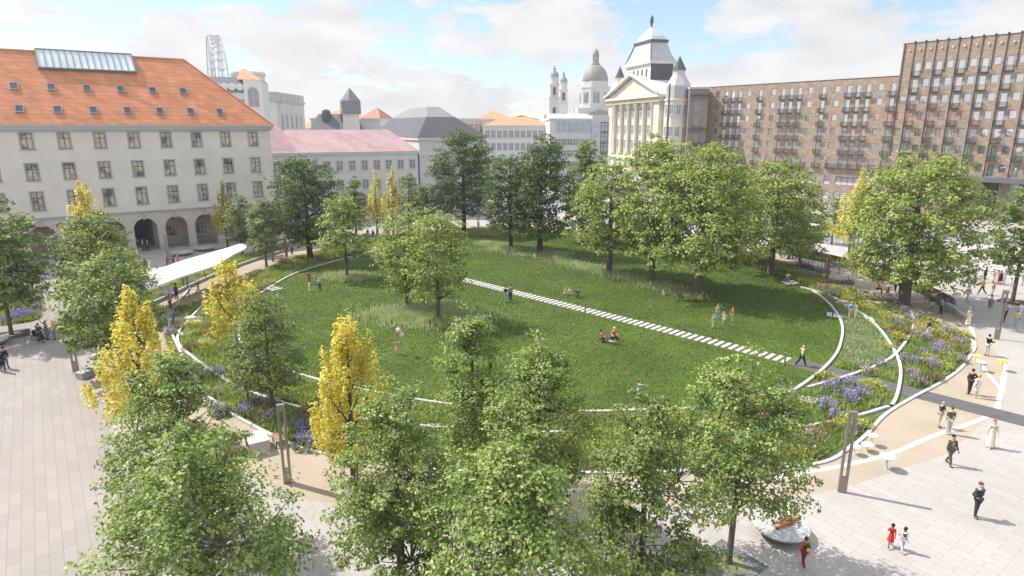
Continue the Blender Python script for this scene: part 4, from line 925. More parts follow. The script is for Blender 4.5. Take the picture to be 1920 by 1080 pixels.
# old bank with mansard, dormers and white gable
ob, Lb, zb = house(384, 458, 174, 168, .25, 16, 'old bank house with a slate mansard, round dormers and a white gable', M_pale, None, 0, 6, 3, 1.3, 2.2, name='bank_house')
MB().hull8(rect(-.3, Lb, -.3, 16, zb), rect(0, Lb, 3, 13, zb + 4.2)).build('mansard_roof', mat('violet_slate', (.24, .23, .26), .7, (.4, .1)), ob)
for x in lin_(0, Lb, 5): MB().lathe([(.95, 0), (.95, 1.6)], 14).build('dormer', M_pale, ob).matrix_local = Matrix.Translation((x, -.2, zb + 1.6)) @ Matrix.Rotation(R(-90), 4, 'X')
gx = Lb + .01
MB().prism([(gx, -.5), (gx + 4.4, -.5), (gx + 4.4, 15), (gx, 15)], 0, zb + 3.4).build('gable', M_pale, ob); MB().poly([(gx - 1.5,-.6,zb + 3.41),(gx + 4.6,-.6,zb + 3.41),(gx + 4.6,12,zb + 3.41),(gx - 1.5,12,zb + 3.41)]).poly([(gx - 1.5,-.6,zb+3.41),(gx+4.6,-.6,zb+3.41),(gx,6,zb+6.6),(gx-1,6,zb+6.6)]).poly([(gx+4.6,-.6,zb+3.41),(gx+4.6,12,zb+3.41),(gx,6,zb+6.6)]).build('gable_roof', M_or, ob)
w_ = fwin(2.6, 3.6, ob, True); w_.location = (gx + 2.2, -.5, zb - 1.6)
# round tower
(Xr, Yr), Lr, zr = facade(420, 481, 133, 225, 0)
rt = empty('round_tower', (Xr + Lr / 2, Yr + 6, 0), 0, 'pale round rooftop tower right of the ferris wheel', 'building'); rr = Lr / 2
MB().lathe([(rr, 0), (rr, zr - 1.2), (rr + .4, zr - 1.0), (rr + .4, zr - .3), (rr, zr - .2), (rr, zr)], 28).build('wall', mat('grey_drum', (.52, .53, .55), .8, (.3, .08)), rt)
p_ = fwin(1.7, 2.6, rt); u_ = []
for k in range(6):
    a = R(-165 + 30 * k); o = place(p_, 0, 0, zr - 4, u_); o.location = (rr * math.cos(a), rr * math.sin(a), zr - 4); o.rotation_euler = (0, 0, a + math.pi / 2)
# ferris wheel, nearly edge-on
fw = empty('ferris_wheel', (0, 0, 0), 0, 'tall white ferris wheel seen nearly edge-on behind the orange roof', 'ferris wheel')
Yf = 320; Xf = (404 - 960) / FP * 302; Rw = 31.5; zc_ = zat(398, 67, Yf)[1] - Rw
fw.location = (Xf, Yf, zc_); fw.rotation_euler = (0, 0, R(118))      # the wheel's plane contains the local x axis
rim = MB(); nG = 40
for yy in (-2.6, 2.6):
    for r_ in (Rw, Rw - 1.6): rim.tube([(r_ * math.cos(2*math.pi*k/60), yy, r_ * math.sin(2*math.pi*k/60)) for k in range(61)], .17, 5)
for k in range(nG):
    a = 2 * math.pi * k / nG; c, s = math.cos(a), math.sin(a); rim.tube([(Rw*c, -2.6, Rw*s), (Rw*c, 2.6, Rw*s)], .13, 4).tube([((Rw-1.6)*c, -2.6, (Rw-1.6)*s), (Rw*c, -2.6, Rw*s)], .1, 4).tube([((Rw-1.6)*c, 2.6, (Rw-1.6)*s), (Rw*c, 2.6, Rw*s)], .1, 4)
rim.build('rim', M_steel, fw)
sp = MB()
for k in range(nG):
    a = 2 * math.pi * k / nG
    for yy in (-2.6, 2.6): sp.tube([(0, yy * .8, 0), ((Rw-1.6)*math.cos(a), yy, (Rw-1.6)*math.sin(a))], .055, 4)
sp.lathe([(1.1, -3.2), (1.1, 3.2)], 12)
sp.build('spokes', M_steel, fw)
gm = MB().ball((0, 0, 0), (.8, 1.2, .9), 10, 8); gb = None
for k in range(nG):
    a = 2 * math.pi * k / nG
    if gb is None: gb = gm.build('gondola', mat('white_gondola', (.62, .64, .66), .4), fw, True); o = gb
    else: o = gb.copy(); col.objects.link(o)
    o.location = ((Rw - .9) * math.cos(a), 0, (Rw - .9) * math.sin(a))
lg = MB()
for yy in (-1, 1):
    for xx in (-16, 16): lg.tube([(xx, yy * 7, -zc_), (0, yy * 3.3, 0)], .6, 8)
lg.build('support_legs', M_steel, fw)
# houses right of the church hall
house(908, 1031, 235, 195, .05, 16, 'white apartment house with a bright orange roof behind the dark trees', M_pale, M_or, 2.6, 11, 4, 1.2, 2.0, inset=6)
house(898, 958, 223, 235, .1, 16, 'house with an orange roof and grey gable behind the bright orange roofed one', M_pale, M_or, 3.2, 0, 0)
house(850, 898, 222, 205, -.1, 16, 'beige flat topped house behind the grey church roof', mat('beige_render', (.62, .54, .45), .9, (.3, .06)), None, 0, 5, 2, 1.2, 1.8)
house(945, 1010, 224, 300, .0, 16, 'far house with a dark roof on the skyline', M_pale, M_slate2, 2.0, 0, 0)
house(700, 860, 236, 330, .0, 20, 'far row of pale houses on the skyline behind the church hall', M_pale, M_or, 4, 0, 0)
house(545, 600, 240, 300, .0, 20, 'far pale house between the tall block and the grey roofed block', M_pale, M_or, 3, 0, 0)
house(1318, 1420, 205, 330, .0, 20, 'far pale house behind the palace and the brick wing', M_pale, M_slate, 3, 0, 0)
# white office with arched attic windows
wo, Lw, zw = house(1031, 1110, 222, 185, .06, 14, 'white office block with arched attic windows before the domed church', M_pale, None, 0, 0, 0, name='office_building')
xs = lin_(1.6, Lw - .2, 6); grid(wo, xs, [zw - 2.7], 1.35, 2.2, True, M_blue); grid(wo, xs, [zw - 6.6, zw - 9.8, zw - 13, zw - 16.2], 1.5, 1.7, False, M_blue)
MB().hull8(rect(.4, Lw + .1, .2, 13.5, zw), rect(.6, Lw - .6, 4, 12, zw + 1.4)).build('roof', M_zinc, wo)
wr = MB().box(Lw + .02, Lw + 5.0, -.5, 13, 0, zw + .8).build('stair_wing', M_pale2, wo)
grid(wo, [Lw + 1.1], [zw - 2 - 2.7 * k for k in range(6)], .7, 1.1, False, M_blue, y=-.5); grid(wo, [Lw + 3.6], [zw - 2.4 - 2.9 * k for k in range(6)], 1.8, 2.3, False, M_blue, M_slate2, y=-.5)
# domed basilica far behind
YB = 430; k_ = YB / FP
def zb_(v): return zat(1117, v, YB)[1]
bx = (1117 - 960) * k_ * .945
ba = empty('basilica', (bx, YB, 0), 0, 'big domed church with twin bell towers on the skyline', 'church')
MB().box(-34, 13, -13, 22, 0, zb_(216)).box(-12, 12, -12, 12, zb_(216), zb_(203)).build('nave', M_pale2, ba)
MB().lathe([(9.9, zb_(203)), (9.9, zb_(166)), (10.3, zb_(165.5)), (10.3, zb_(163)), (8.7, zb_(162.5)), (8.7, zb_(153)), (8.3, zb_(152.8))], 8, a0=R(22.5), a1=R(382.5)).build('drum', M_pale2, ba)
hd = zb_(121) - zb_(153)
MB().lathe([(8.4 * math.cos(t * 1.36), zb_(153) + hd * math.sin(t * 1.36) / math.sin(1.36)) for t in [i / 12 for i in range(13)]], 24).build('dome', M_dome, ba, True)
lt = MB().lathe([(2.9, zb_(122)), (2.9, zb_(119)), (2.2, zb_(118)), (2.0, zb_(114)), (2.2, zb_(113.8))], 12)
for i in range(8): a = i * math.pi / 4; lt.lathe([(.32, zb_(114)), (.32, zb_(104))], 6, (1.65 * math.cos(a), 1.65 * math.sin(a)))
lt.lathe([(2.2, zb_(104)), (2.2, zb_(103)), (1.8, zb_(98)), (1.2, zb_(94)), (.25, zb_(92.5)), (.2, zb_(89))], 12).build('lantern', M_dome, ba)
p_ = fwin(2.3, 5.4, ba, True, None, M_slate2); u_ = []
for i in range(8):
    for dx in (-1.9, 1.9):
        a = R(-112.5 + 45 * i); o = place(p_, 0, 0, 0, u_); n_ = 9.18; o.location = (n_ * math.cos(a) - dx * math.sin(a), n_ * math.sin(a) + dx * math.cos(a), zb_(185)); o.rotation_euler = (0, 0, a + math.pi / 2)
gx0 = -8; MB().poly([(gx0,-13.2,zb_(216)),(gx0+20,-13.2,zb_(216)),(gx0+10,-13.2,zb_(206))]).poly([(gx0,-13.2,zb_(216)),(gx0+10,-13.2,zb_(206)),(gx0+10,0,zb_(206)),(gx0,0,zb_(216))]).poly([(gx0+20,-13.2,zb_(216)),(gx0+20,0,zb_(216)),(gx0+10,0,zb_(206)),(gx0+10,-13.2,zb_(206))]).build('pediment', M_dome, ba)
def belltower(u, vt, dy, w):
    x = (u - 960) * k_ * .945 * (YB + dy) / YB - bx; Z = lambda v: zat(u, v, YB + dy)[1]; h = w / 2; s = vt
    t = MB().box(x-h, x+h, dy-h, dy+h, 0, Z(s+62)).box(x-h-.5, x+h+.5, dy-h-.5, dy+h+.5, Z(s+62), Z(s+60)).box(x-h*.86, x+h*.86, dy-h*.86, dy+h*.86, Z(s+60), Z(s+37)).box(x-h, x+h, dy-h, dy+h, Z(s+37), Z(s+34.5)).lathe([(h*.86, Z(s+34.5)), (h*.86, Z(s+24)), (h*.95, Z(s+23.5)), (h*.95, Z(s+22))], 12, (x, dy)).build('bell_tower', M_pale2, ba)
    MB().lathe([(h*.9, Z(s+22)), (h*.8, Z(s+16)), (h*.45, Z(s+11)), (h*.2, Z(s+9)), (h*.3, Z(s+5)), (h*.1, Z(s+3)), (h*.06, Z(s))], 12, (x, dy)).build('tower_cap', M_dome, t)
    for zz in (s + 49, s + 87):
        f = fwin(1.7, 4.0, ba, True, M_slate2, M_slate2); f.location = (x, dy - (h * .87 if zz < s + 60 else h + .02), Z(zz))
belltower(1040, 123, -8, 6.6); belltower(1057.5, 133, 14, 6.0)
# yellow palace with pediment, central tower and turrets
AP = math.atan2(-.96, .27)                      # the front runs towards the viewer
XA, YA = 42.1, 186.0                            # right front corner
pal = empty('palace', (XA, YA, 0), AP + math.pi, 'yellow palace with a pediment, a stepped tower roof and round turrets', 'palace')
# local: x runs back-left along the front, y negative = inside ... build with the front on y = 0 and the body at y < 0 mirrored by the frame below
LF = 35.2; zE = 27.4
MB().box(0, LF, -26, -.9, 0, zE - 2).build('wall', M_cream, pal)
pf = MB().box(.2, 3.4, -.9, 0, 0, zE - 2).box(LF - 3.4, LF - .2, -.9, 0, 0, zE - 2).box(0, LF, -.9, .25, 0, 9.5)
pf.build('corner_piers', M_cream, pal)
cl = None
for i in range(6):
    o = cl.copy() if cl else MB().lathe([(.85, 9.5), (.85, 10.2), (.66, 10.6), (.58, zE - 3.2), (.85, zE - 2.6), (.9, zE - 2)], 12).build('column', M_cream, pal, True)
    if cl: col.objects.link(o)
    cl = cl or o; o.location = (4.6 + i * (LF - 9.2) / 5, -.45, 0)
MB().box(-.5, LF + .5, -1.2, .6, zE - 2, zE - .8).box(-1.0, LF + 1.0, -1.4, 1.1, zE - .8, zE).build('entablature', M_cream, pal)
dn = MB()
for i in range(46): dn.box(i * LF / 45 - .25, i * LF / 45 + .25, .6, .95, zE - 1.35, zE - .82)
dn.build('dentils', M_brn, pal)
pd = MB(); hp = 5.4
pd.poly([(0,.2,zE),(LF,.2,zE),(LF/2,.2,zE+hp)]).poly([(-1,1.1,zE),(-1,-16,zE),(LF/2,-16,zE+hp+.8),(LF/2,1.1,zE+hp+.8)]).poly([(LF+1,1.1,zE),(LF/2,1.1,zE+hp+.8),(LF/2,-16,zE+hp+.8),(LF+1,-16,zE)]).build('pediment', M_cream, pal)
pr_ = MB()
for sx in (0, 1):
    a = Vector((-1, 1.1, zE + .05)) if not sx else Vector((LF + 1, 1.1, zE + .05)); b = Vector((LF/2, 1.1, zE + hp + .85))
    pr_.hull8([a, a + Vector((0,.35,0)), a + Vector((0,.35,.8)), a + Vector((0,0,.8))], [b, b + Vector((0,.35,0)), b + Vector((0,.35,.8)), b + Vector((0,0,.8))])
pr_.build('pediment_edge', M_pale2, pal)
xs = [4.6 + (i + .5) * (LF - 9.2) / 5 for i in range(5)]
p_ = fwin(2.4, 2.6, pal, False, M_gwin, M_pale); u_ = []
for z in (13, 17.5, 22.5):
    for x in xs:
        o = place(p_, x, -.9, z, u_); o.rotation_euler = (0, 0, math.pi)
p_ = fwin(1.5, 2.2, pal); u_ = []
for z in (4, 7.6):
    for x in lin_(1, LF - 1, 8): o = place(p_, x, .25, z, u_); o.rotation_euler = (0, 0, math.pi)
# right flank of the palace (the local plane x = 0) with windows
p_ = fwin(1.3, 2.4, pal); u_ = []
for z in (8, 13, 18, 23):
    o = place(p_, 0, -5, z, u_); o.location = (-.005, -4.5, z); o.rotation_euler = (0, 0, -math.pi / 2)
# central tower
T0, T1, TY0, TY1 = 13.5, 30.0, -11.4, -3.7; tcx, tcy = (T0 + T1) / 2, (TY0 + TY1) / 2
def sq(hx, hy, z): return rect(tcx - hx, tcx + hx, tcy - hy, tcy + hy, z)
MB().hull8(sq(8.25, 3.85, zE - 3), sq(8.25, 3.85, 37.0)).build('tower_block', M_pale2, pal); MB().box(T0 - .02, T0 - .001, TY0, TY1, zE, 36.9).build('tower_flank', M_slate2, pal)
MB().hull8(sq(8.9, 4.5, 37.0), sq(8.9, 4.5, 37.8)).build('tower_cornice', M_pale2, pal)
MB().hull8(sq(8.7, 4.3, 37.801), sq(6.9, 3.3, 40.4)).hull8(sq(6.9, 3.3, 40.401), sq(5.6, 2.7, 43.4)).build('tower_roof', M_zinc, pal)
MB().hull8(sq(5.9, 3.0, 43.4), sq(5.9, 3.0, 44.2)).build('tower_band', M_slate, pal)
MB().hull8(sq(5.5, 2.6, 44.2), sq(4.6, 2.1, 45.4)).hull8(sq(4.6, 2.1, 45.401), sq(2.4, 1.2, 47.0)).hull8(sq(2.4, 1.2, 47.001), sq(.3, .25, 48.4)).build('tower_cap', M_zinc, pal)
MB().lathe([(.28, 48.3), (.3, 49.2), (.6, 49.8), (.5, 51.2), (.12, 51.9)], 8, (tcx, tcy)).build('finial', M_slate, pal)
for s in (-1, 1): MB().tube([(tcx + s*8.7, TY1 + .35, 37.8), (tcx + s*5.6, TY1 - 1.1, 43.4)], .18, 5).build('roof_rib', M_slate, pal)
for i in range(5):
    o = MB().box(15.6 + i * 2.9, 16.6 + i * 2.9, TY1 - .05, TY1 + .03, 33.2, 35.6).build('tower_window', M_slate2, pal)
def turret(x, y, r, zt, label):
    t = MB().lathe([(r, 0), (r, zt - 12.2), (r + .25, zt - 12), (r + .25, zt - 11.6), (r, zt - 11.5)], 14, (x, y)).build('turret', M_cream, pal)
    MB().lathe([(r, zt - 11.5), (r, zt - 8.0), (r * .55, zt - 5.2)], 8, (x, y)).build('turret_hood', M_zinc, t); MB().lathe([(r*.5, zt - 5.2), (r*.5, zt - 3.8)], 8, (x, y)).build('turret_neck', M_pale2, t)
    MB().lathe([(r*.58, zt - 3.8), (.03, zt)], 8, (x, y)).build('turret_spire', M_slate2, t)
def to_local(o, x, y): v = Matrix.Rotation(-o.rotation_euler.z, 4, 'Z') @ Vector((x - o.location.x, y - o.location.y, 0)); return v.x, v.y
tR = to_local(pal, 46.6, 184); turret(tR[0], tR[1], 3.5, 37.4, '')
tL = to_local(pal, 37.0, 226); turret(tL[0], tL[1], 3.0, 38.5, '')
p_ = fwin(1.1, 2.5, pal, False, M_gwin, M_pale); u_ = []
for z in (11, 17, 23):
    for k in range(5):
        a = R(-160 + 32 * k) - pal.rotation_euler.z; o = place(p_, 0, 0, z, u_); o.location = (tR[0] + 3.46 * math.cos(a), tR[1] + 3.46 * math.sin(a), z); o.rotation_euler = (0, 0, a + math.pi / 2)
# brown house between the palace and the brick wing
bh, Lq, zq = house(1294, 1330, 163, 178, -.12, 12, 'narrow brown stone house between the yellow palace and the brick wing', M_brn, None, 0, 0, 0, name='town_house')
grid(bh, [Lq * .45], [zq - 5, zq - 9, zq - 13.5, zq - 18], 1.5, 2.5, False, M_gwin, M_brn)
MB().box(.2, Lq, -1.2, -.02, zq - 2.3, zq - 2).box(.2, Lq, -1.3, -.02, zq - 11.2, zq - 10.9).box(.2, Lq, -1.3, -.02, zq - 16, zq - 15.7).build('ledges', M_slate2, bh)
mb = MB()
for i in range(12): mb.box(.3 + i * Lq / 13, .4 + i * Lq / 13, -1.2, -1.1, zq - 15.7, zq - 14.8)
mb.box(.2, Lq, -1.22, -1.08, zq - 14.8, zq - 14.7).build('balcony_rail', M_rail, bh)
# ================================================================== STREET FURNITURE
M_lamp = mat('bronze_lamp_steel', (.30, .275, .24), .4, metal=.5); M_wood = mat('weathered_timber', (.30, .19, .11), .75, (2, .25, 8)); M_cort = mat('rusty_steel', (.27, .115, .055), .8, (1.2, .25, 8))
def lamp(x, y, label, h=4.45, rz=0.0):
    o = empty('twin_bar_lamp', (x, y, 0), rz, label, 'street lamp', 'twin bar lamps'); w = .2
    MB().box(-w, w, -.1, .1, 0, .85).build('lamp_base', M_lamp, o)
    MB().box(-w, -w + .11, -.1, .1, .85, h - .3).build('post', M_lamp, o); MB().box(w - .11, w, -.1, .1, .85, h - .3).build('post', M_lamp, o)
    hd = MB().box(-w, w, -.1, .1, h - .3, h).build('lamp_head', M_lamp, o); MB().box(-w + .15, w - .15, -.06, .06, h - .34, h - .301).build('diffuser', mat('lamp_diffuser', (.8, .8, .76), .4) if 'lamp_diffuser' not in bpy.data.materials else bpy.data.materials['lamp_diffuser'], hd)
lamp(16.84, 28.38, 'tall twin bar lamp at the edge of the sandy path on the right', rz=-.3)
lamp(42.6, 52.2, 'tall twin bar lamp on the right plaza before a man in a dark suit', rz=-.35)
lamp(-33.22, 44.62, 'twin bar lamp half hidden by the dense wide tree on the left plaza', rz=.3)
lamp(-11.73, 29.22, 'twin bar lamp beside the picnic table and the front golden tree', rz=.2)
lamp(-45.88, 81.92, 'twin bar lamp on the paving before the arcade and the white canopy', rz=.2)
lamp(*g(897, 425), 'twin bar lamp far behind the lawn on the pale paving', rz=.1)
lamp(*g(1595, 490), 'twin bar lamp behind the rusty wall by the golden street tree', rz=.2)
lamp(*g(1893, 510), 'twin bar lamp at the plaza steps behind the slender plaza tree', rz=.4)
# tall slim mast before the palace
(xm, ym) = ((1253 - 960) / FP * 117.5, 122.0)
MB().lathe([(.35, 0), (.26, 3), (.16, 26)], 10).build('mast', mat('rust_brown_mast', (.17, .11, .085), .6), None, loc=(xm, ym, 0)); tag(bpy.data.objects['mast'], 'tall slim brown mast standing before the yellow palace', 'mast')
# saucer benches
M_sauc = mat('smooth_saucer_top', (.42, .42, .41), .6, (1, .05)); M_under = mat('saucer_underside', (.46, .40, .34), .7)
def saucer(x, y, r, label):
    o = empty('saucer_bench', (x, y, 0), 0, label, 'bench', 'round saucer benches')
    MB().lathe([(r*.45, .02), (r*.72, .14), (r*.96, .37), (r, .42)], 40).build('bowl', M_under, o, True); MB().lathe([(r, .421), (r, .45), (r*.97, .47), (.0, .45)], 40, caps=False).build('seat', M_sauc, o)
sx, sy = g(1463, 1001); saucer(sx, sy, 1.22, 'round saucer bench with a person lying on it under the right foreground maple')
saucer(*g(341, 478), 1.55, 'left one of two round saucer benches before the arcade'); saucer(*g(384, 469), 1.5, 'right one of two round saucer benches before the arcade'); saucer(*g(-14, 646), 1.2, 'round saucer bench cut off by the left edge of the picture')
# white wavy canopy over the path
up = [g(u, v, 3.2) for u, v in ((452,457),(425,465),(400,472),(350,486),(320,496),(285,509),(262,520))]; dn_ = [g(u, v, 3.05) for u, v in ((248,553),(277,545),(300,536.5),(340,521),(380,508),(409,497.5),(420,490),(440,478),(462,466))]
cpy = empty('canopy', (0, 0, 0), 0, 'long white curved canopy roof on thin dark posts beside the sandy path', 'canopy')
ring = spline(up + dn_, 5, True); ctr = np.mean(ring, 0); cpy.location = (ctr[0], ctr[1], 0)
MB().prism([(x - ctr[0], y - ctr[1]) for x, y in ring][::-1], 3.0, 3.2).build('canopy_roof', mat('white_canopy_membrane', (.80, .80, .79), .5), cpy)
for k, (u, v) in enumerate(((355,557),(345,540),(301,548),(410,520),(421,508),(318,530),(385,524))):
    x, y = g(u, v); MB().tube([(x - ctr[0], y - ctr[1], 0), (x - ctr[0], y - ctr[1], 3.0)], .055, 8).build('post', M_rail, cpy)
# swing frames
def swing(a, b, h, label):
    a, b = Vector((*a, 0)), Vector((*b, 0)); o = empty('swing_frame', a, 0, label, 'swing'); d = b - a; t = .13
    for p, off in ((Vector((0, 0, 0)), 0), (d, 0)): MB().box(p.x - t, p.x + t, p.y - t, p.y + t, 0, h).build('post', M_wood, o)
    MB().tube([Vector((0, 0, h + .1)), d + Vector((0, 0, h + .1))], .14, 4).build('top_beam', M_wood, o)
    for f in (.3, .62):
        p = d * f; n_ = Vector((-d.y, d.x, 0)).normalized(); q = d.normalized() * .28; s_ = MB()
        s_.tube([p - q + Vector((0, 0, .5)), p - q + Vector((0, 0, h))], .02, 4).tube([p + q + Vector((0, 0, .5)), p + q + Vector((0, 0, h))], .02, 4); r_ = s_.build('ropes', M_rail, o)
        c4 = [p - q - n_ * .12, p + q - n_ * .12, p + q + n_ * .12, p - q + n_ * .12]
        MB().hull8([v + Vector((0, 0, .45)) for v in c4], [v + Vector((0, 0, .5)) for v in c4]).build('swing_seat', M_rail, r_)
swing(g(1551, 521), g(1498, 506), 2.7, 'wooden swing frame on the sandy path at the right corner of the lawn'); swing(g(537, 482), g(512, 490), 2.6, 'wooden swing frame on the path at the back left behind the canopy')
# corten planter walls and pale low walls
def wall(pts, h0, h1, th, m, name, label, cat='wall'):
    o = None; mb = MB(); p = spline(pts, 4); n = len(p)
    q = []
    for i in range(n):
        a, b = np.array(p[max(i-1,0)]), np.array(p[min(i+1,n-1)]); d = (b-a)/np.hypot(*(b-a)); nn = np.array((-d[1], d[0])) * th/2; q.append((np.array(p[i]) + nn, np.array(p[i]) - nn, h0 + (h1-h0)*i/(n-1)))
    for (a, b, ha), (c, d, hb) in zip(q[:-1], q[1:]):
        mb.poly([(*a,ha),(*c,hb),(*d,hb),(*b,ha)]).poly([(*a,0),(*c,0),(*c,hb),(*a,ha)]).poly([(*b,0),(*b,ha),(*d,hb),(*d,0)])
    (a, b, ha), (c, d, hb) = q[0], q[-1]; mb.poly([(*a,0),(*a,ha),(*b,ha),(*b,0)]).poly([(*c,0),(*d,0),(*d,hb),(*c,hb)])
    return tag(mb.build(name, m), label, cat)
wall([g(u, v) for u, v in ((1440,466),(1475,469),(1540,484),(1632,508))], .75, .85, .22, M_cort, 'steel_planter_wall', 'long rusty steel planter wall behind the right swing frame')
wall([g(u, v) for u, v in ((1726,547),(1757,558),(1787,573))], .95, .75, .22, M_cort, 'steel_planter_wall', 'short rusty steel planter wall right of the huge tree')
wall([g(u, v) for u, v in ((1773,580),(1795,590),(1818,606))], .75, .35, .5, M_conc, 'concrete_wall', 'low pale concrete wall where the sandy path meets the right plaza')
wall([(-37.9,61),(-37.7,65),(-37.4,75),(-36.0,85.4),(-33.0,96)], .35, .35, .3, M_conc, 'concrete_wall', 'low pale wall between the sandy path and the planting under the canopy')
x, y = g(171, 703); c = MB().hull8(rect(-.35,.35,-.9,.9,0), rect(-.38,.38,-.95,.95,.5)).build('block_bench', M_conc, None, loc=(x, y, 0)); c.rotation_euler = (0, 0, -.35); tag(c, 'pale stone block bench at the foot of the dense wide left tree', 'bench')
# picnic table with two slatted chairs
x, y = g(484, 842); o = empty('picnic_table', (x, y, 0), .55, 'pale concrete table beside the front golden tree and the twin bar lamp', 'table')
MB().box(-.55,.55,-.8,.8,.70,.80).build('tabletop', M_conc, o); MB().box(-.55,.55,-.8,-.68,0,.70).build('leg', M_conc, o); MB().box(-.55,.55,.68,.8,0,.70).build('leg', M_conc, o)
def chair(x, y, rz, label):
    o = empty('slatted_chair', (x, y, 0), rz, label, 'chair', 'slatted wooden chairs'); s = MB()
    for k in range(6): s.box(-.6, .6, -.28 + k * .1, -.21 + k * .1, .42, .46)
    s.build('seat', M_wood, o); b = MB()
    for k in range(4): z = .55 + k * .12; b.hull8(rect(-.6, .6, .33 + k*.04, .37 + k*.04, z), rect(-.6, .6, .36 + k*.04, .40 + k*.04, z + .09))
    b.build('backrest', M_wood, o)
    for sx_ in (-.5, .5): MB().box(sx_-.03, sx_+.03, -.25, .4, .36, .42).box(sx_-.03, sx_+.03, -.25, -.19, 0, .36).hull8(rect(sx_-.03, sx_+.03, .3, .36, 0), rect(sx_-.03, sx_+.03, .48, .54, 1.02)).build('leg', M_rail, o)
cx_, sn = math.cos(.55), math.sin(.55)
chair(x + 1.15 * cx_, y + 1.15 * sn, .55 - math.pi / 2, 'slatted wooden chair right of the concrete table'); chair(x - 1.15 * cx_, y - 1.15 * sn, .55 + math.pi / 2, 'slatted wooden chair left of the concrete table, half behind leaves')
# coloured disc stools
def stool(u, v, r, h, rgb, label):
    x, y = g(u, v); m = mat('stool_paint_' + label.split()[0], lin(rgb), .5); o = empty('disc_stool', (x, y, 0), 0, label, 'stool', 'coloured disc stools on the sandy path')
    MB().lathe([(r*.2,0),(r*.14,.05),(r*.13,h-.05),(r*.3,h-.03)], 12).build('stem', m, o); MB().lathe([(r*.9,h-.03),(r,h),(r,h+.03),(r*.94,h+.045)], 28).build('seat', m, o)
stool(1828,681,.28,.62,(225,215,90),'lime yellow disc stool nearest the right flower bed'); stool(1837,696,.34,.7,(165,205,208),'turquoise disc stool beside the two yellow ones'); stool(1877,695,.34,.75,(225,190,60),'mustard yellow disc stool at the edge of the right plaza')
stool(1661,879,.42,.72,(178,205,212),'pale blue disc table on the white band below the tall lamp'); stool(1625,846,.33,.4,(235,220,190),'cream disc stool right of the tall lamp'); stool(1633,835,.3,.62,(240,215,195),'pink cream disc stool at the bed edge behind the cream one'); stool(1601,852,.3,.5,(215,228,230),'whitish disc stool half behind the tall lamp')
stool(1638,556,.2,.45,(90,150,215),'blue stool under the man in red by the huge tree')
# bollards along the stones
first = None
for u, v, lb in ((987,544,'thin grey bollard beyond the stepping stones near the standing couple'), (1097,588,'brown bollard among the stepping stones below the seated children'), (1280,619,'thin grey bollard beside the stones near the playing children'), (1471,684,'low bollard where the stones meet the dark path')):
    x, y = g(u, v)
    if first is None: first = MB().lathe([(.07,0),(.07,.88),(.09,.9),(.09,1.0),(.03,1.02)], 10).build('bollard', M_lamp); o = first
    else: o = first.copy(); col.objects.link(o)
    o.location = (x, y, 0); tag(o, lb, 'bollard', 'path bollards')
# flat rocks in the beds
def rocks(spots, label):
    for i, (u, v) in enumerate(spots):
        x, y = g(u, v); r_ = np.random.default_rng(i + int(u)); n = 9; a = np.linspace(0, 2*math.pi, n, False); q = r_.uniform(.7, 1.15, n) * r_.uniform(.45, .75)
        o = MB().hull8([(math.cos(t)*k*1.3, math.sin(t)*k, 0) for t, k in zip(a, q)], [(math.cos(t)*k*1.1, math.sin(t)*k*.85, .3) for t, k in zip(a, q)]).build('rock', mat('bed_rock', (.5,.46,.42), .9, (2,.2)) if 'bed_rock' not in bpy.data.materials else bpy.data.materials['bed_rock'], None, loc=(x, y, 0)); tag(o, label, 'rock', label)
rocks([(1582,570),(1590,577),(1640,571),(1690,580)], 'flat beige rock lying in the right flower bed'); rocks([(357,600),(366,608)], 'flat rock lying between the two left kerbs')
# ================================================================== PEOPLE
SKIN = {'l': (.62,.42,.32), 'm': (.42,.26,.17), 'd': (.16,.085,.05)}
C = dict(black=(28,28,32), char=(60,62,66), grey=(120,122,126), lgrey=(190,190,190), white=(240,238,232), cream=(232,220,196), navy=(38,46,72), jean=(92,122,160), ljean=(150,178,205), blue=(120,180,215), red=(205,50,45), pink=(228,90,140), coral=(232,96,92), rose=(225,150,165), orange=(215,105,45), wine=(140,35,50), yellow=(238,190,40), green=(40,75,50), olive=(92,92,78), brown=(100,66,44), beige=(205,180,150), tan=(180,140,100), lilac=(190,170,205), sand=(215,205,185), dark=(40,28,22), blond=(190,150,95), ginger=(165,80,40), whitehair=(215,212,205))
MC = {}
def cm(c, rough=.8):
    if c not in MC: MC[c] = mat('cloth_' + c, lin(C[c]), rough, (6, .08))
    return MC[c]
SK = {k: mat('skin_' + n, v, .55) for (k, v), n in zip(SKIN.items(), ('fair', 'tan', 'deep'))}
M_eye = mat('eye_dark', (.02,.015,.012), .3)
def hairm(c):
    if 'h' + c not in MC: MC['h' + c] = mat('hair_' + c, lin(C[c]), .6)
    return MC['h' + c]
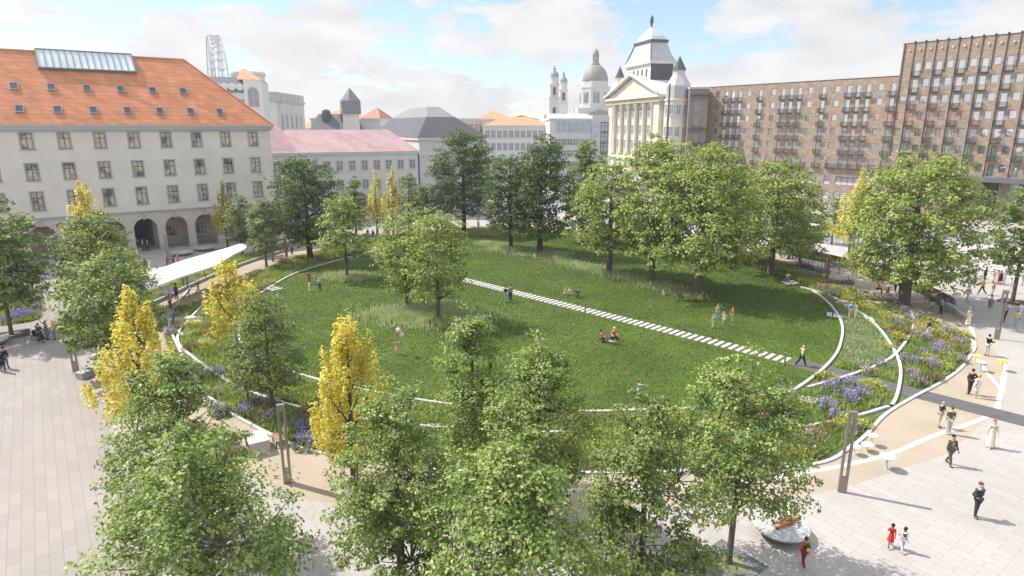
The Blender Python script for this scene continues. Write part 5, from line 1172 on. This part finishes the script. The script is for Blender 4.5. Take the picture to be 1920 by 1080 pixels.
POSE = dict(
 stand=dict(hip=(3,-3), knee=(0,4), sh=((5,8),(-3,8)), el=(12,10)), walk=dict(hip=(24,-20), knee=(6,26), sh=((-22,8),(24,8)), el=(18,26)), stroll=dict(hip=(14,-13), knee=(4,16), sh=((-12,8),(14,8)), el=(16,18)),
 run=dict(hip=(42,-26), knee=(34,48), sh=((-38,10),(42,10)), el=(75,75)), hips=dict(hip=(4,-4), knee=(2,2), sh=((-18,42),(-18,42)), el=(0,0), fo='hips'), cross=dict(hip=(3,-3), knee=(0,3), sh=((18,16),(18,16)), el=(0,0), fo='cross'),
 pockets=dict(hip=(10,-8), knee=(4,12), sh=((-8,18),(-8,18)), el=(30,30)), phone=dict(hip=(3,-3), knee=(0,3), sh=((20,8),(20,8)), el=(85,85)), point=dict(hip=(3,-3), knee=(0,3), sh=((84,12),(4,8)), el=(4,12)),
 up=dict(hip=(6,-4), knee=(2,6), sh=((150,22),(8,20)), el=(14,20)), hold=dict(hip=(3,-3), knee=(0,0), sh=((120,10),(5,8)), el=(25,10)), hug=dict(hip=(3,-3), knee=(0,3), sh=((45,14),(40,14)), el=(60,60)), head=dict(hip=(4,-3), knee=(0,3), sh=((120,50),(130,50)), el=(120,120)),
 sit=dict(hip=(88,86), knee=(88,84), sh=((30,6),(35,6)), el=(45,50)), ground=dict(hip=(78,78), knee=(112,112), sh=((40,12),(40,12)), el=(40,40), spread=48), squat=dict(hip=(100,100), knee=(130,130), sh=((50,8),(50,8)), el=(30,30), spread=14), bend=dict(hip=(8,-6), knee=(6,6), sh=((60,8),(60,8)), el=(10,10), lean=55),
 push=dict(hip=(14,-12), knee=(4,14), sh=((38,6),(38,6)), el=(35,35)), lie=dict(hip=(8,4), knee=(6,20), sh=((4,30),(4,30)), el=(20,20)))
PEOPLE = []
TMP = []
def skin_tmp(nodes, edges, sub=1):
    me = bpy.data.meshes.new('t'); me.from_pydata([n[:3] for n in nodes], edges, []); ob = bpy.data.objects.new('t', me); col.objects.link(ob)
    ob.modifiers.new('s', 'SKIN'); sv = me.skin_vertices[0].data
    for i, n in enumerate(nodes): sv[i].radius = (n[3], n[4] if len(n) > 4 else n[3])
    sv[0].use_root = True
    if sub: m_ = ob.modifiers.new('u', 'SUBSURF'); m_.levels = sub; m_.render_levels = sub
    return ob
def person(u, v, h, rz, top, bot, hair, skin, pose, label, z=0.0, fem=False, extra=None, group=None):
    """u, v: photo pixel of the feet; rz: heading in degrees (0 faces the camera, 90 the right)"""
    x, y = g(u, v, z) if u is not None else v
    P = POSE[pose]; child = h < 1.45; hs = 1.0 + max(0, (1.6 - h)) * .55
    near_ = math.hypot(x, y) < 46
    A = np.array
    lean = R(P.get('lean', 0)); spread = P.get('spread', 0)
    def torso(px, py, pz): # bend forward about the hips
        dz = pz - .93; return A((px, py * math.cos(lean) - dz * math.sin(lean), .93 + dz * math.cos(lean) + py * math.sin(lean) * 0))
    J = {}
    J['pelvis'] = A((0,0,.95)); J['waist'] = torso(0,0,1.08); J['chest'] = torso(0,-.005,1.27); J['uchest'] = torso(0,.005,1.40); J['neck'] = torso(0,.01,1.485)
    J['jaw'] = torso(0,-.015,1.55); J['head'] = J['jaw'] + (torso(0,-.02,1.645) - J['jaw']) * hs; J['crown'] = J['jaw'] + (torso(0,-.005,1.715) - J['jaw']) * hs
    for s, nm, i in ((-1,'R',0), (1,'L',1)):
        hp = R(P['hip'][i]); kn = R(P['knee'][i]); sp_ = R(spread)
        J['hip'+nm] = A((s*.085,0,.90)); d1_ = A((s*math.sin(sp_)*math.sin(hp), -math.sin(hp)*math.cos(sp_), -math.cos(hp)))
        J['knee'+nm] = J['hip'+nm] + d1_ * .43; k2 = hp - kn; d2_ = A((-s*math.sin(sp_)*.9*abs(math.sin(k2)) if spread else 0, -math.sin(k2)*(1 if not spread else .35), -math.cos(k2)))
        if spread > 30: d2_ = A((-s*.8, .15, -.35)); d2_ = d2_ / np.linalg.norm(d2_)
        J['ank'+nm] = J['knee'+nm] + d2_ * .41; f = A((0,-.13,-.035)); 
        J['toe'+nm] = J['ank'+nm] + (f if pose not in ('lie',) else A((s*.04,-.1,-.06)))
        pp, ab = R(P['sh'][i][0]), R(P['sh'][i][1]); J['sh'+nm] = torso(s*.165, .005, 1.405)
        d3 = A((s*math.sin(ab), -math.sin(pp)*math.cos(ab), -math.cos(pp)*math.cos(ab))); J['el'+nm] = J['sh'+nm] + d3 * .28
        fo = P.get('fo'); p2 = pp + R(P['el'][i])
        d4 = A((s*math.sin(ab)*.35, -math.sin(p2), -math.cos(p2)))
        if fo == 'hips': d4 = A((-s*.72, -.35, -.55))
        if fo == 'cross': d4 = A((-s*.82, -.42, .12))
        d4 = d4 / np.linalg.norm(d4); J['wr'+nm] = J['el'+nm] + d4 * .245; J['palm'+nm] = J['wr'+nm] + d4 * .075; J['fd'+nm] = d4
    if pose == 'lie':
        for k in J:
            if k.startswith('fd'): continue
            q = J[k]; J[k] = A((q[0], q[2] - .9, -q[1] + .1))
    rad = dict(pelvis=.118, waist=.10 if fem else .108, chest=.118 if fem else .13, uchest=.095, neck=.048, jaw=.062*hs, head=.086*hs, crown=.06*hs, hip=.082, knee=.056, ank=.036, toe=.03, sh=.052 if fem else .058, el=.038, wr=.026, palm=.03)
    zmin = min([J[k][2] - rad.get(k.rstrip('LR') if k not in rad else k, .03) for k in J if not k.startswith('fd')])
    for k in J:
        if not k.startswith('fd'): J[k] = J[k] - A((0,0,zmin))
    S = h / 1.75
    def nodes(keys, extra_r=0.0, over={}): return [(*(J[k]), over.get(k, rad[k if k in rad else k[:-1]]) + extra_r) for k in keys]
    keys = ['pelvis','waist','chest','uchest','neck','jaw','head','crown','hipR','kneeR','ankR','toeR','hipL','kneeL','ankL','toeL','shR','elR','wrR','palmR','shL','elL','wrL','palmL']
    ix = {k: i for i, k in enumerate(keys)}
    E_ = [('pelvis','waist'),('waist','chest'),('chest','uchest'),('uchest','neck'),('neck','jaw'),('jaw','head'),('head','crown'),('pelvis','hipR'),('hipR','kneeR'),('kneeR','ankR'),('ankR','toeR'),('pelvis','hipL'),('hipL','kneeL'),('kneeL','ankL'),('ankL','toeL'),('uchest','shR'),('shR','elR'),('elR','wrR'),('wrR','palmR'),('uchest','shL'),('shL','elL'),('elL','wrL'),('wrL','palmL')]
    nd = nodes(keys); ed = [(ix[a], ix[b]) for a, b in E_]
    fwd = A((0,-1,0)) if pose != 'lie' else A((0,0,1))
    def add(pnt, r, frm): nd.append((*pnt, r)); ed.append((frm, len(nd) - 1)); return len(nd) - 1
    hd = J['head']; nose = add(hd + fwd * .105 * hs - A((0,0,.012)), .014, ix['head'])
    for s in (-1, 1): add(hd + A((s*.095*hs, .005, -.005)), .018, ix['head'])
    if near_:
        for s, nm in ((-1,'R'), (1,'L')):
            d4 = J['fd'+nm] if pose != 'lie' else A((J['fd'+nm][0], J['fd'+nm][2], -J['fd'+nm][1])); w_ = np.cross(d4, A((s*1.0, .2, .1))); w_ /= np.linalg.norm(w_) + 1e-9
            for q, ln in ((-.027, .062), (-.009, .075), (.009, .070), (.027, .055)):
                b_ = J['palm'+nm] + w_ * q + d4 * .02; k1 = add(b_ + d4 * ln * .45, .0085, ix['palm'+nm]); add(b_ + d4 * ln * .85 - A((s, 0, 0)) * .018, .0075, k1)
            k1 = add(J['palm'+nm] + w_ * -.045 - d4 * .01, .011, ix['palm'+nm]); add(J['palm'+nm] + w_ * -.062 + d4 * .03, .009, k1)
    rec = dict(x=x, y=y, z=z, rz=R(rz), S=S, label=label, group=group, parts=[('body', skin_tmp(nd, ed), SK[skin], None)])
    def piece(name, ks, links, er, m, over={}):
        n_ = nodes(ks, er, over); ii = {k: i for i, k in enumerate(ks)}; rec['parts'].append((name, skin_tmp(n_, [(ii[a], ii[b]) for a, b in links]), m, None))
    tk, tc_ = top
    if tk != 'none':
        ks = ['chest','uchest','waist','pelvis','shR','elR','shL','elL']; ln = [('chest','uchest'),('chest','waist'),('waist','pelvis'),('uchest','shR'),('shR','elR'),('uchest','shL'),('shL','elL')]
        if tk in ('jacket','shirt','coat'): ks += ['wrR','wrL']; ln += [('elR','wrR'),('elL','wrL')]
        over = {'elR': .046, 'elL': .046, 'wrR': .034, 'wrL': .034}
        piece('jacket' if tk in ('jacket','coat') else 'shirt', ks, ln, .018 if tk in ('jacket','coat') else .012, cm(tc_), over)
    bk, bc = bot
    if bk in ('trousers', 'shorts'):
        ks = ['pelvis','hipR','kneeR','hipL','kneeL']; ln = [('pelvis','hipR'),('hipR','kneeR'),('pelvis','hipL'),('hipL','kneeL')]
        if bk == 'trousers': ks += ['ankR','ankL']; ln += [('kneeR','ankR'),('kneeL','ankL')]
        piece('trousers' if bk == 'trousers' else 'shorts', ks, ln, .014, cm(bc), {'ankR': .046, 'ankL': .046, 'kneeR': .064, 'kneeL': .064})
    if bk in ('skirt', 'dress', 'robe') or tk == 'coat':
        zt_ = (J['chest'] if bk in ('dress','robe') else J['waist']); ln_ = dict(skirt=.5, dress=.5, robe=.12).get(bk, .55); mb = MB(); n = 16; mid = (J['kneeR'] + J['kneeL']) / 2
        rows = [(zt_, .135, .115), (J['waist'], .125, .11), (J['pelvis'], .16, .145)] if bk in ('dress','robe') else [(J['waist'], .128, .115), (J['pelvis'], .165, .15)]
        low = A((mid[0], mid[1], 0)) * .8 + A((0, 0, J['pelvis'][2] - .95 + ln_)); rows += [((J['pelvis'] + low) / 2, .185, .185), (low, .22, .23)]
        for c_, ra, rb in rows:
            for k in range(n): a = 2*math.pi*k/n; f_ = 1 + (.06 * math.cos(5*a) if ra > .18 else 0); mb.v.append((c_[0] + ra*f_*math.cos(a), c_[1] + rb*f_*math.sin(a), c_[2]))
        for i in range(len(rows) - 1):
            for k in range(n): j = (k+1) % n; mb.f.append((i*n+k, (i+1)*n+k, (i+1)*n+j, i*n+j))
        rec['parts'].append(('skirt' if bk == 'skirt' else ('coat_tail' if bk not in ('dress','robe') else 'dress'), mb, cm(bc if bk in ('skirt','dress','robe') else tc_), None))
    hk, hc_ = hair
    if hk != 'bald':
        mb = MB(); c_ = (J['head'] + J['crown']) / 2; bk_ = -fwd; q = c_ + bk_ * .042 * hs + (A((0,0,.022)) if pose != 'lie' else 0)
        mb.ball(q, (.094*hs, .108*hs, .098*hs), 12, 8)
        if hk == 'long': mb.ball(J['jaw'] + bk_ * .055 - A((0,0,.03)), (.085*hs, .055*hs, .17*hs), 10, 7)
        if hk == 'bun': mb.ball(c_ + bk_ * .10 + A((0,0,.07)), .05*hs, 8, 6)
        if hk == 'afro': mb.ball(q + A((0,0,.02)), .125*hs, 12, 8)
        rec['parts'].append(('hat' if hk == 'hat' else 'hair', mb, hairm(hc_), None))
        # the face stays free: hair sits behind the brow line
    if near_:
        e = MB()
        for s in (-1, 1): e.ball(J['head'] + fwd * .083 * hs + A((s*.032, 0, .012)), .011, 6, 5)
        e.ball(J['head'] + fwd * .085 * hs - A((0,0,.05*hs)), (.024,.008,.006), 6, 4); rec['parts'].append(('eyes_and_mouth', e, M_eye, None))
    sh_ = MB()
    for nm in 'RL':
        a, t = J['ank'+nm], J['toe'+nm]; d = t - a; sh_.ball((a + t) / 2 + A((0, .01, -.012)), (.045, .115, .04) if pose != 'lie' else (.045, .05, .1), 8, 6)
    rec['parts'].append(('shoes', sh_, cm(extra['shoes'] if extra and 'shoes' in extra else 'black'), None))
    rec['J'] = J; PEOPLE.append(rec); return rec
def flush_people():
    bpy.context.view_layer.update(); dg = bpy.context.evaluated_depsgraph_get()
    for r in PEOPLE:
        o = None
        for i, (nm, src, m, _) in enumerate(r['parts']):
            if isinstance(src, MB): me = src.mesh(nm, m, True)
            else:
                me = bpy.data.meshes.new_from_object(src.evaluated_get(dg)); me.name = nm; me.materials.clear(); me.materials.append(m); me.polygons.foreach_set('use_smooth', [True] * len(me.polygons))
            if i == 0:
                o = link('person', me); o.location = (r['x'], r['y'], r['z'] + .012); o.rotation_euler = (0, 0, r['rz']); o.scale = (r['S'],) * 3; tag(o, r['label'], 'person', r['group']); r['o'] = o
            else: link(nm, me, o)
    for r in PEOPLE:
        for nm, src, m, _ in r['parts']:
            if not isinstance(src, MB): me = src.data; bpy.data.objects.remove(src); bpy.data.meshes.remove(me)
pz = person
S_, T_ = ('shirt', 'tshirt')
# --- right plaza and path, nearest first
pz(1828,970,1.82,20,('jacket','char'),('trousers','char'),('short','brown'),'l','hips','man in a dark suit and tan shoes, hands on his hips',extra={'shoes':'brown'})
pz(1779,872,1.80,10,('jacket','olive'),('trousers','olive'),('short','dark'),'m','stroll','man in a grey brown suit strolling towards us with hands in his pockets')
pz(1856,839,1.72,-20,('tshirt','cream'),('robe','sand'),('short','ginger'),'l','stroll','woman in a long pale pleated dress walking on the right plaza',fem=True,extra={'shoes':'beige'})
pz(1760,801,1.75,30,('tshirt','char'),('shorts','lgrey'),('bald',''),'l','cross','bald man in a dark polo shirt and pale shorts with folded arms')
pz(1777,814,1.80,160,('tshirt','olive'),('trousers','lgrey'),('short','brown'),'l','stand','broad man in an olive polo shirt seen from behind, beside the bald man',extra={'shoes':'white'})
pz(1816,739,1.85,185,('jacket','char'),('trousers','char'),('short','dark'),'l','hips','man in a grey suit seen from behind beside a blonde woman')
pz(1829,746,1.70,-175,('jacket','white'),('shorts','white'),('bun','blond'),'l','stand','blonde woman in a white blouse and shorts beside the man in grey',fem=True,extra={'shoes':'beige'})
pz(1849,667,1.80,95,('jacket','black'),('trousers','lgrey'),('short','dark'),'l','phone','man in a black jacket and pale trousers looking at his phone')
pz(1668,1025,1.15,150,('tshirt','red'),('dress','red'),('short','dark'),'d','walk','small girl in a bright red dress walking with a boy in white',fem=True)
pz(1691,1033,1.18,160,('shirt','white'),('trousers','lgrey'),('short','dark'),'d','walk','small boy in white with blue shoes beside the girl in red',extra={'shoes':'blue'})
boy = pz(1505,1062,1.42,185,('shirt','orange'),('trousers','wine'),('short','brown'),'m','stroll','boy in an orange jumper and wine red trousers with a green backpack',extra={'shoes':'lgrey'})
pz(None,(sx + .35, sy + .15),1.7,-62,('shirt','tan'),('trousers','orange'),('short','dark'),'m','lie','person in orange and tan lying on the round saucer bench',z=.44,extra={'shoes':'dark'})
pz(1814,610,1.75,25,('coat','cream'),('robe','cream'),('hat','tan'),'m','stroll','person in a long cream robe and straw hat stepping on to the sandy path',extra={'shoes':'beige'})
pz(1855,584,1.65,0,('jacket','grey'),('skirt','grey'),('short','brown'),'l','stroll','woman in a grey knee length coat walking over the right plaza',fem=True,extra={'shoes':'white'})
pz(1881,604,1.78,0,('jacket','char'),('trousers','black'),('short','brown'),'l','stand','man in a dark suit half hidden by the second tall lamp')
pz(1903,612,1.5,160,('tshirt','yellow'),('trousers','ljean'),('short','brown'),'l','stand','youngster in a yellow top and pale jeans at the right edge',extra={'shoes':'white'})
pz(1910,598,1.7,20,('shirt','white'),('trousers','white'),('short','ginger'),'m','phone','person in white behind the youngster in yellow')
pz(1813,566,1.75,10,('jacket','lgrey'),('trousers','lgrey'),('short','grey'),'l','stroll','grey haired man in a pale suit alone on the right plaza')
pz(1840,552,1.78,-95,('jacket','orange'),('trousers','black'),('short','dark'),'l','walk','man in an orange jacket striding to the left')
pz(1860,554,1.5,0,('shirt','beige'),('trousers','cream'),('short','dark'),'l','stand','small figure in beige behind the woman in the grey coat',fem=True)
pz(1845,529,1.85,-150,('jacket','black'),('trousers','black'),('short','dark'),'d','stand','tall person all in black carrying a black bag on the plaza')
pz(1861,531,1.66,0,('tshirt','cream'),('dress','cream'),('long','dark'),'l','stand','long haired woman in a cream dress in the group by the steps',fem=True)
pz(1869,533,1.66,-60,('tshirt','rose'),('dress','rose'),('long','dark'),'m','phone','woman in a dusty pink dress in the group by the steps',fem=True)
pz(1874,534,1.64,100,('shirt','char'),('skirt','black'),('long','dark'),'m','stand','woman in dark clothes in the middle of the group by the steps',fem=True)
pz(1881,532,1.7,-90,('jacket','lgrey'),('skirt','lgrey'),('bun','dark'),'l','stand','woman in light grey at the right of the group by the steps',fem=True)
pz(1892,549,1.7,30,('shirt','white'),('shorts','cream'),('short','brown'),'l','stand','person in a white shirt beside the pale trunk of the plaza tree')
pz(1916,535,1.72,0,('jacket','beige'),('trousers','sand'),('short','dark'),'l','stand','person in a beige coat at the right edge by the steps')
pz(1812,525,1.7,90,('jacket','navy'),('trousers','navy'),('short','dark'),'l','walk','person in navy walking under the right side of the huge tree')
pz(1818,521,1.6,80,('tshirt','beige'),('shorts','cream'),('long','brown'),'l','stand','person in beige under the right side of the huge tree',fem=True)
pz(1742,543,1.8,150,('tshirt','char'),('trousers','ljean'),('short','dark'),'l','hug','man in a dark shirt and pale jeans beside the rusty wall')
pz(1747,543,1.65,-150,('tshirt','wine'),('trousers','jean'),('long','dark'),'l','stand','woman in wine red hugged by the man in a dark shirt',fem=True)
pz(1745,584,1.1,-60,('tshirt','blue'),('trousers','jean'),('short','dark'),'l','run','small child in blue reaching for a woman in dark trousers')
pz(1763,590,1.7,-100,('tshirt','lilac'),('trousers','dark'),('short','dark'),'m','stand','woman in dark trousers with the small child in blue',fem=True)
pz(1644,549,1.75,70,('shirt','coral'),('trousers','char'),('short','brown'),'l','sit','man in a red shirt sitting on the blue stool by the huge tree')
pz(1663,560,1.25,180,('tshirt','rose'),('dress','rose'),('long','dark'),'l','stand','little girl with long black hair left of the huge trunk',fem=True)
pz(1678,546,1.75,10,('jacket','black'),('trousers','navy'),('short','dark'),'l','stand','man in dark clothes between the little girl and the huge trunk')
pz(1687,551,1.75,-20,('jacket','black'),('trousers','black'),('short','dark'),'l','stand','person in black leaning behind the huge trunk')
pz(1547,505,1.68,15,('tshirt','tan'),('trousers','tan'),('long','dark'),'m','stand','long haired woman in tan beside the right swing frame',fem=True)
pz(1573,512,1.66,-10,('shirt','lgrey'),('shorts','tan'),('short','dark'),'l','head','person in pale grey with both hands on the head behind the path')
pz(1598,515,1.66,170,('tshirt','rose'),('dress','lilac'),('long','dark'),'l','stand','long haired woman in a lilac dress by the rusty wall planting',fem=True)
pz(1616,508,1.6,90,('shirt','orange'),('trousers','wine'),('short','brown'),'l','stand','person in rust red half behind leaves at the rusty wall')
pz(1738,632,1.7,-160,('shirt','brown'),('trousers','white'),('bun','dark'),'m','stand','woman in a brown top and white trousers standing in the right flower bed',fem=True)
pz(1744,632,1.5,-170,('shirt','tan'),('trousers','white'),('short','brown'),'l','hug','second person in tan leaning on the woman in the flower bed')
pz(1593,598,1.75,170,('tshirt','blue'),('trousers','beige'),('short','blond'),'l','stand','man in a pale blue shirt on the stepping stones in the right bed')
pz(1602,598,1.65,-170,('shirt','cream'),('trousers','white'),('short','brown'),'l','stand','woman in cream arm in arm with the man in pale blue',fem=True)
pz(1476,528,1.2,60,('shirt','white'),('trousers','lgrey'),('short','ginger'),'l','run','red haired child running on the stones at the far lawn corner')
# --- lawn
pz(1502,686,1.78,95,('jacket','beige'),('trousers','black'),('bald',''),'l','walk','bald man in a beige jacket striding along the dark path')
pz(1336,615,1.22,-160,('tshirt','rose'),('trousers','cream'),('short','blond'),'l','up','child in pale pink with one arm raised in the group of playing children')
pz(1344,600,1.55,10,('tshirt','lilac'),('trousers','ljean'),('long','ginger'),'l','stand','girl in lilac and jeans, tallest of the playing children',fem=True)
pz(1356,611,1.35,-30,('tshirt','white'),('shorts','lgrey'),('short','blond'),'l','up','child in white with an arm raised, between the pink and the orange child')
pz(1372,604,1.45,0,('tshirt','orange'),('shorts','beige'),('short','ginger'),'l','stand','child in an orange top at the right of the playing children')
pz(1197,751,1.5,95,('tshirt','lgrey'),('trousers','ljean'),('long','ginger'),'l','point','girl in pale jeans pointing to the right on the front lawn',fem=True)
pz(948,567,1.78,20,('jacket','black'),('trousers','ljean'),('short','dark'),'l','phone','person in a black jacket and light jeans left in the standing couple')
pz(957,565,1.82,-30,('shirt','grey'),('trousers','black'),('short','dark'),'l','stand','man in a grey shirt and black trousers right in the standing couple')
pz(1060,553,1.3,10,('tshirt','rose'),('shorts','beige'),('short','ginger'),'l','ground','red haired child sitting cross-legged on the lawn, left of two')
pz(1068,553,1.25,-10,('tshirt','cream'),('shorts','beige'),('short','blond'),'l','ground','child in cream sitting cross-legged beside the red haired child')
pz(1084,558,1.7,-80,('shirt','char'),('trousers','char'),('short','dark'),'l','ground','person in dark grey sitting alone on the lawn')
pz(1127,641,1.65,70,('shirt','pink'),('trousers','navy'),('long','dark'),'l','ground','dark haired woman in a bright pink top sitting on the lawn',fem=True)
pz(1151,637,1.7,0,('tshirt','coral'),('trousers','char'),('short','whitehair'),'l','ground','white haired woman in a coral top sitting on the lawn',fem=True)
pz(1149,646,1.55,170,('shirt','char'),('trousers','lgrey'),('short','dark'),'l','ground','person in dark grey sitting with the back to us before the white haired woman')
girl = pz(745,665,1.3,95,('tshirt','rose'),('dress','rose'),('long','ginger'),'l','hold','little girl in a pink dress holding two balloons',fem=True)
pz(580,533,1.6,175,('tshirt','red'),('trousers','red'),('short','dark'),'l','stand','person in a red top in the group of four on the left lawn')
pz(581,547,1.25,170,('tshirt','white'),('trousers','cream'),('short','ginger'),'l','stroll','child in white in front of the person in red on the left lawn')
pz(591,534,1.35,-10,('tshirt','white'),('trousers','lilac'),('short','dark'),'m','stand','dark haired child in white in the group of four on the left lawn')
pz(600,545,1.5,175,('shirt','lgrey'),('trousers','navy'),('short','whitehair'),'l','stand','person in light grey at the right of the group of four on the left lawn')
pz(1003,486,1.3,20,('tshirt','cream'),('shorts','beige'),('short','blond'),'l','ground','small figure in cream sitting in the long grass under the tall dark tree')
pz(1289,551,1.6,10,('tshirt','tan'),('shorts','tan'),('short','ginger'),'m','ground','person in tan resting against the thick grey trunk')
# --- left side
pz(320,579,1.5,30,('tshirt','lilac'),('trousers','navy'),('short','brown'),'m','stand','youngster in lilac at the bend of the left white kerb')
pz(332,561,1.72,-20,('tshirt','grey'),('trousers','black'),('afro','dark'),'d','stand','woman with curly hair and an orange bag on the path under the canopy',fem=True)
pz(373,551,1.3,-60,('tshirt','rose'),('shorts','beige'),('short','dark'),'m','run','child in pink running on the path under the canopy')
pz(548,478,1.75,10,('tshirt','blue'),('trousers','navy'),('short','dark'),'m','stand','person in blue and navy beside the back left swing frame')
pz(538,480,1.7,170,('jacket','black'),('trousers','black'),('short','dark'),'l','stand','person in black by the post of the back left swing frame')
pz(269.5,471,1.78,10,('jacket','char'),('trousers','char'),('short','grey'),'l','stand','grey haired man in a suit in front of the open passage')
pz(278.5,470.5,1.75,-15,('jacket','black'),('trousers','black'),('short','dark'),'l','stand','man in a black suit in front of the open passage')
pz(261,507,1.65,20,('tshirt','cream'),('dress','tan'),('short','ginger'),'l','stand','woman in cream and tan left of the man in black on the paving',fem=True)
pz(274,510,1.78,60,('jacket','black'),('trousers','black'),('short','dark'),'d','stroll','man all in black walking on the paving before the arcade')
pz(282,508,1.65,-20,('tshirt','white'),('dress','white'),('short','brown'),'l','stand','woman in white right of the man in black on the paving',fem=True)
pz(318,500,1.7,20,('jacket','olive'),('trousers','olive'),('short','dark'),'l','stand','person in olive in the group behind the canopy')
pz(326,499,1.7,-40,('jacket','char'),('trousers','char'),('short','dark'),'l','stand','person in dark grey in the middle of the group behind the canopy')
pz(335,498,1.65,-60,('jacket','pink'),('trousers','jean'),('short','brown'),'l','stand','person in bright pink in the group behind the canopy',fem=True)
pz(77.6,643,1.75,95,('jacket','char'),('trousers','char'),('short','dark'),'m','push','man in a dark grey suit beside the wheelchair')
chairman = pz(72,637,1.6,90,('jacket','grey'),('trousers','char'),('short','dark'),'d','sit','person sitting in the wheelchair on the left plaza')
pz(90.4,637,1.7,-60,('tshirt','grey'),('dress','grey'),('bun','dark'),'d','hold','woman in a grey dress reaching out on the left plaza',fem=True)
pack = pz(103.7,637,1.68,-80,('shirt','coral'),('trousers','jean'),('short','grey'),'m','stand','woman in a pink red top and jeans with a yellow backpack',fem=True)
pz(78.5,557,1.7,170,('tshirt','lgrey'),('shorts','beige'),('short','dark'),'m','stand','person in shorts whose legs show under the left trees',fem=True)
pz(90,556,1.72,-160,('tshirt','blue'),('shorts','ljean'),('short','dark'),'m','stand','person in a blue top and jeans shorts under the left trees')
pz(6,697,1.75,170,('coat','dark'),('trousers','jean'),('short','dark'),'m','stand','person in a dark brown coat and jeans at the left edge',extra={'shoes':'brown'})
pz(13,691,1.78,-170,('jacket','navy'),('trousers','jean'),('short','dark'),'m','stand','person in a navy jacket behind the dark brown coat at the left edge')
for (u, v, t, lb) in ((690,447,'navy','person in navy seen through the trees beside the golden trees'),(700,449,'black','person in black under the left golden tree'),(752,447,'blue','person in blue under the right golden tree'),(646,470,'white','person in white behind the small tree at the left lawn edge'),(1716,541,'lgrey','person in light grey behind the huge tree'),(1655,512,'wine','person in dark red behind the leaves of the huge tree'),(1700,520,'blue','person in blue seen through the huge tree')):
    pz(u, v, 1.7, random.uniform(0, 360), ('jacket', t), ('trousers', 'char'), ('short', 'dark'), 'l', 'stand', lb)
flush_people()
# things they carry
def at_person(r, lx, ly, lz):
    s, c = math.sin(r['rz']), math.cos(r['rz']); S = r['S']; return r['x'] + (lx * c - ly * s) * S, r['y'] + (lx * s + ly * c) * S, r['z'] + lz * S + .012
def backpack(r, c1, c2, label):
    x, y, z = at_person(r, 0, .19, 1.24); o = empty('backpack', (x, y, z), r['rz'], label, 'backpack'); k = r['S']
    MB().ball((0, 0, 0), (.17*k, .10*k, .24*k), 12, 9).build('bag', cm(c1), o, True); MB().ball((0, .09*k, -.06*k), (.11*k, .05*k, .11*k), 10, 7).build('pocket', cm(c2), o, True)
    for s in (-1, 1): MB().tube([(s*.1*k, -.08*k, .18*k), (s*.12*k, -.19*k, .2*k), (s*.13*k, -.30*k, .08*k), (s*.13*k, -.1*k, -.16*k)], .018*k, 5).build('strap', cm(c1), o)
backpack(boy, 'green', 'yellow', 'green backpack with a yellow stripe on the boy in orange'); backpack(pack, 'orange', 'yellow', 'yellow and orange backpack on the woman in pink red')
hx, hy, hz = at_person(girl, -.2, -.42, 1.55)
for dx, dz, lb in ((-.12, .95, 'upper pale pink balloon above the girl in the pink dress'), (.12, .55, 'lower pale pink balloon above the girl in the pink dress')):
    o = empty('balloon', (hx + dx, hy, hz + dz), 0, lb, 'balloon', 'two pale balloons'); MB().ball((0,0,0), (.21,.21,.25), 14, 10).build('balloon_skin', mat('balloon_rubber', (.72,.58,.52), .35) if 'balloon_rubber' not in bpy.data.materials else bpy.data.materials['balloon_rubber'], o, True)
    MB().tube([(0,0,-.25), (-dx*.6, 0, -dz*.6), (-dx, 0, -dz)], .006, 4).build('string', M_white, o)
wx, wy = chairman['x'], chairman['y']; o = empty('wheelchair', (wx, wy, 0), R(90), 'black wheelchair pushed on the left plaza', 'wheelchair')
for s in (-1, 1):
    t = MB(); t.tube([(s*.3, .1 + .3*math.cos(a), .3 + .3*math.sin(a)) for a in [2*math.pi*k/20 for k in range(21)]], .02, 5)
    for k in range(6): a = math.pi*k/6; t.tube([(s*.3, .1 + .3*math.cos(a), .3 + .3*math.sin(a)), (s*.3, .1 - .3*math.cos(a), .3 - .3*math.sin(a))], .006, 4)
    t.build('wheel', M_rail, o); MB().lathe([(.08,-.02),(.08,.02)], 12).build('caster', M_rail, o).matrix_local = Matrix.Translation((s*.24, -.38, .08)) @ Matrix.Rotation(math.pi/2, 4, 'Y')
MB().box(-.26,.26,-.3,.2,.36,.40).build('seat', cm('black'), o); MB().box(-.26,.26,.2,.24,.40,.92).build('backrest', cm('black'), o)
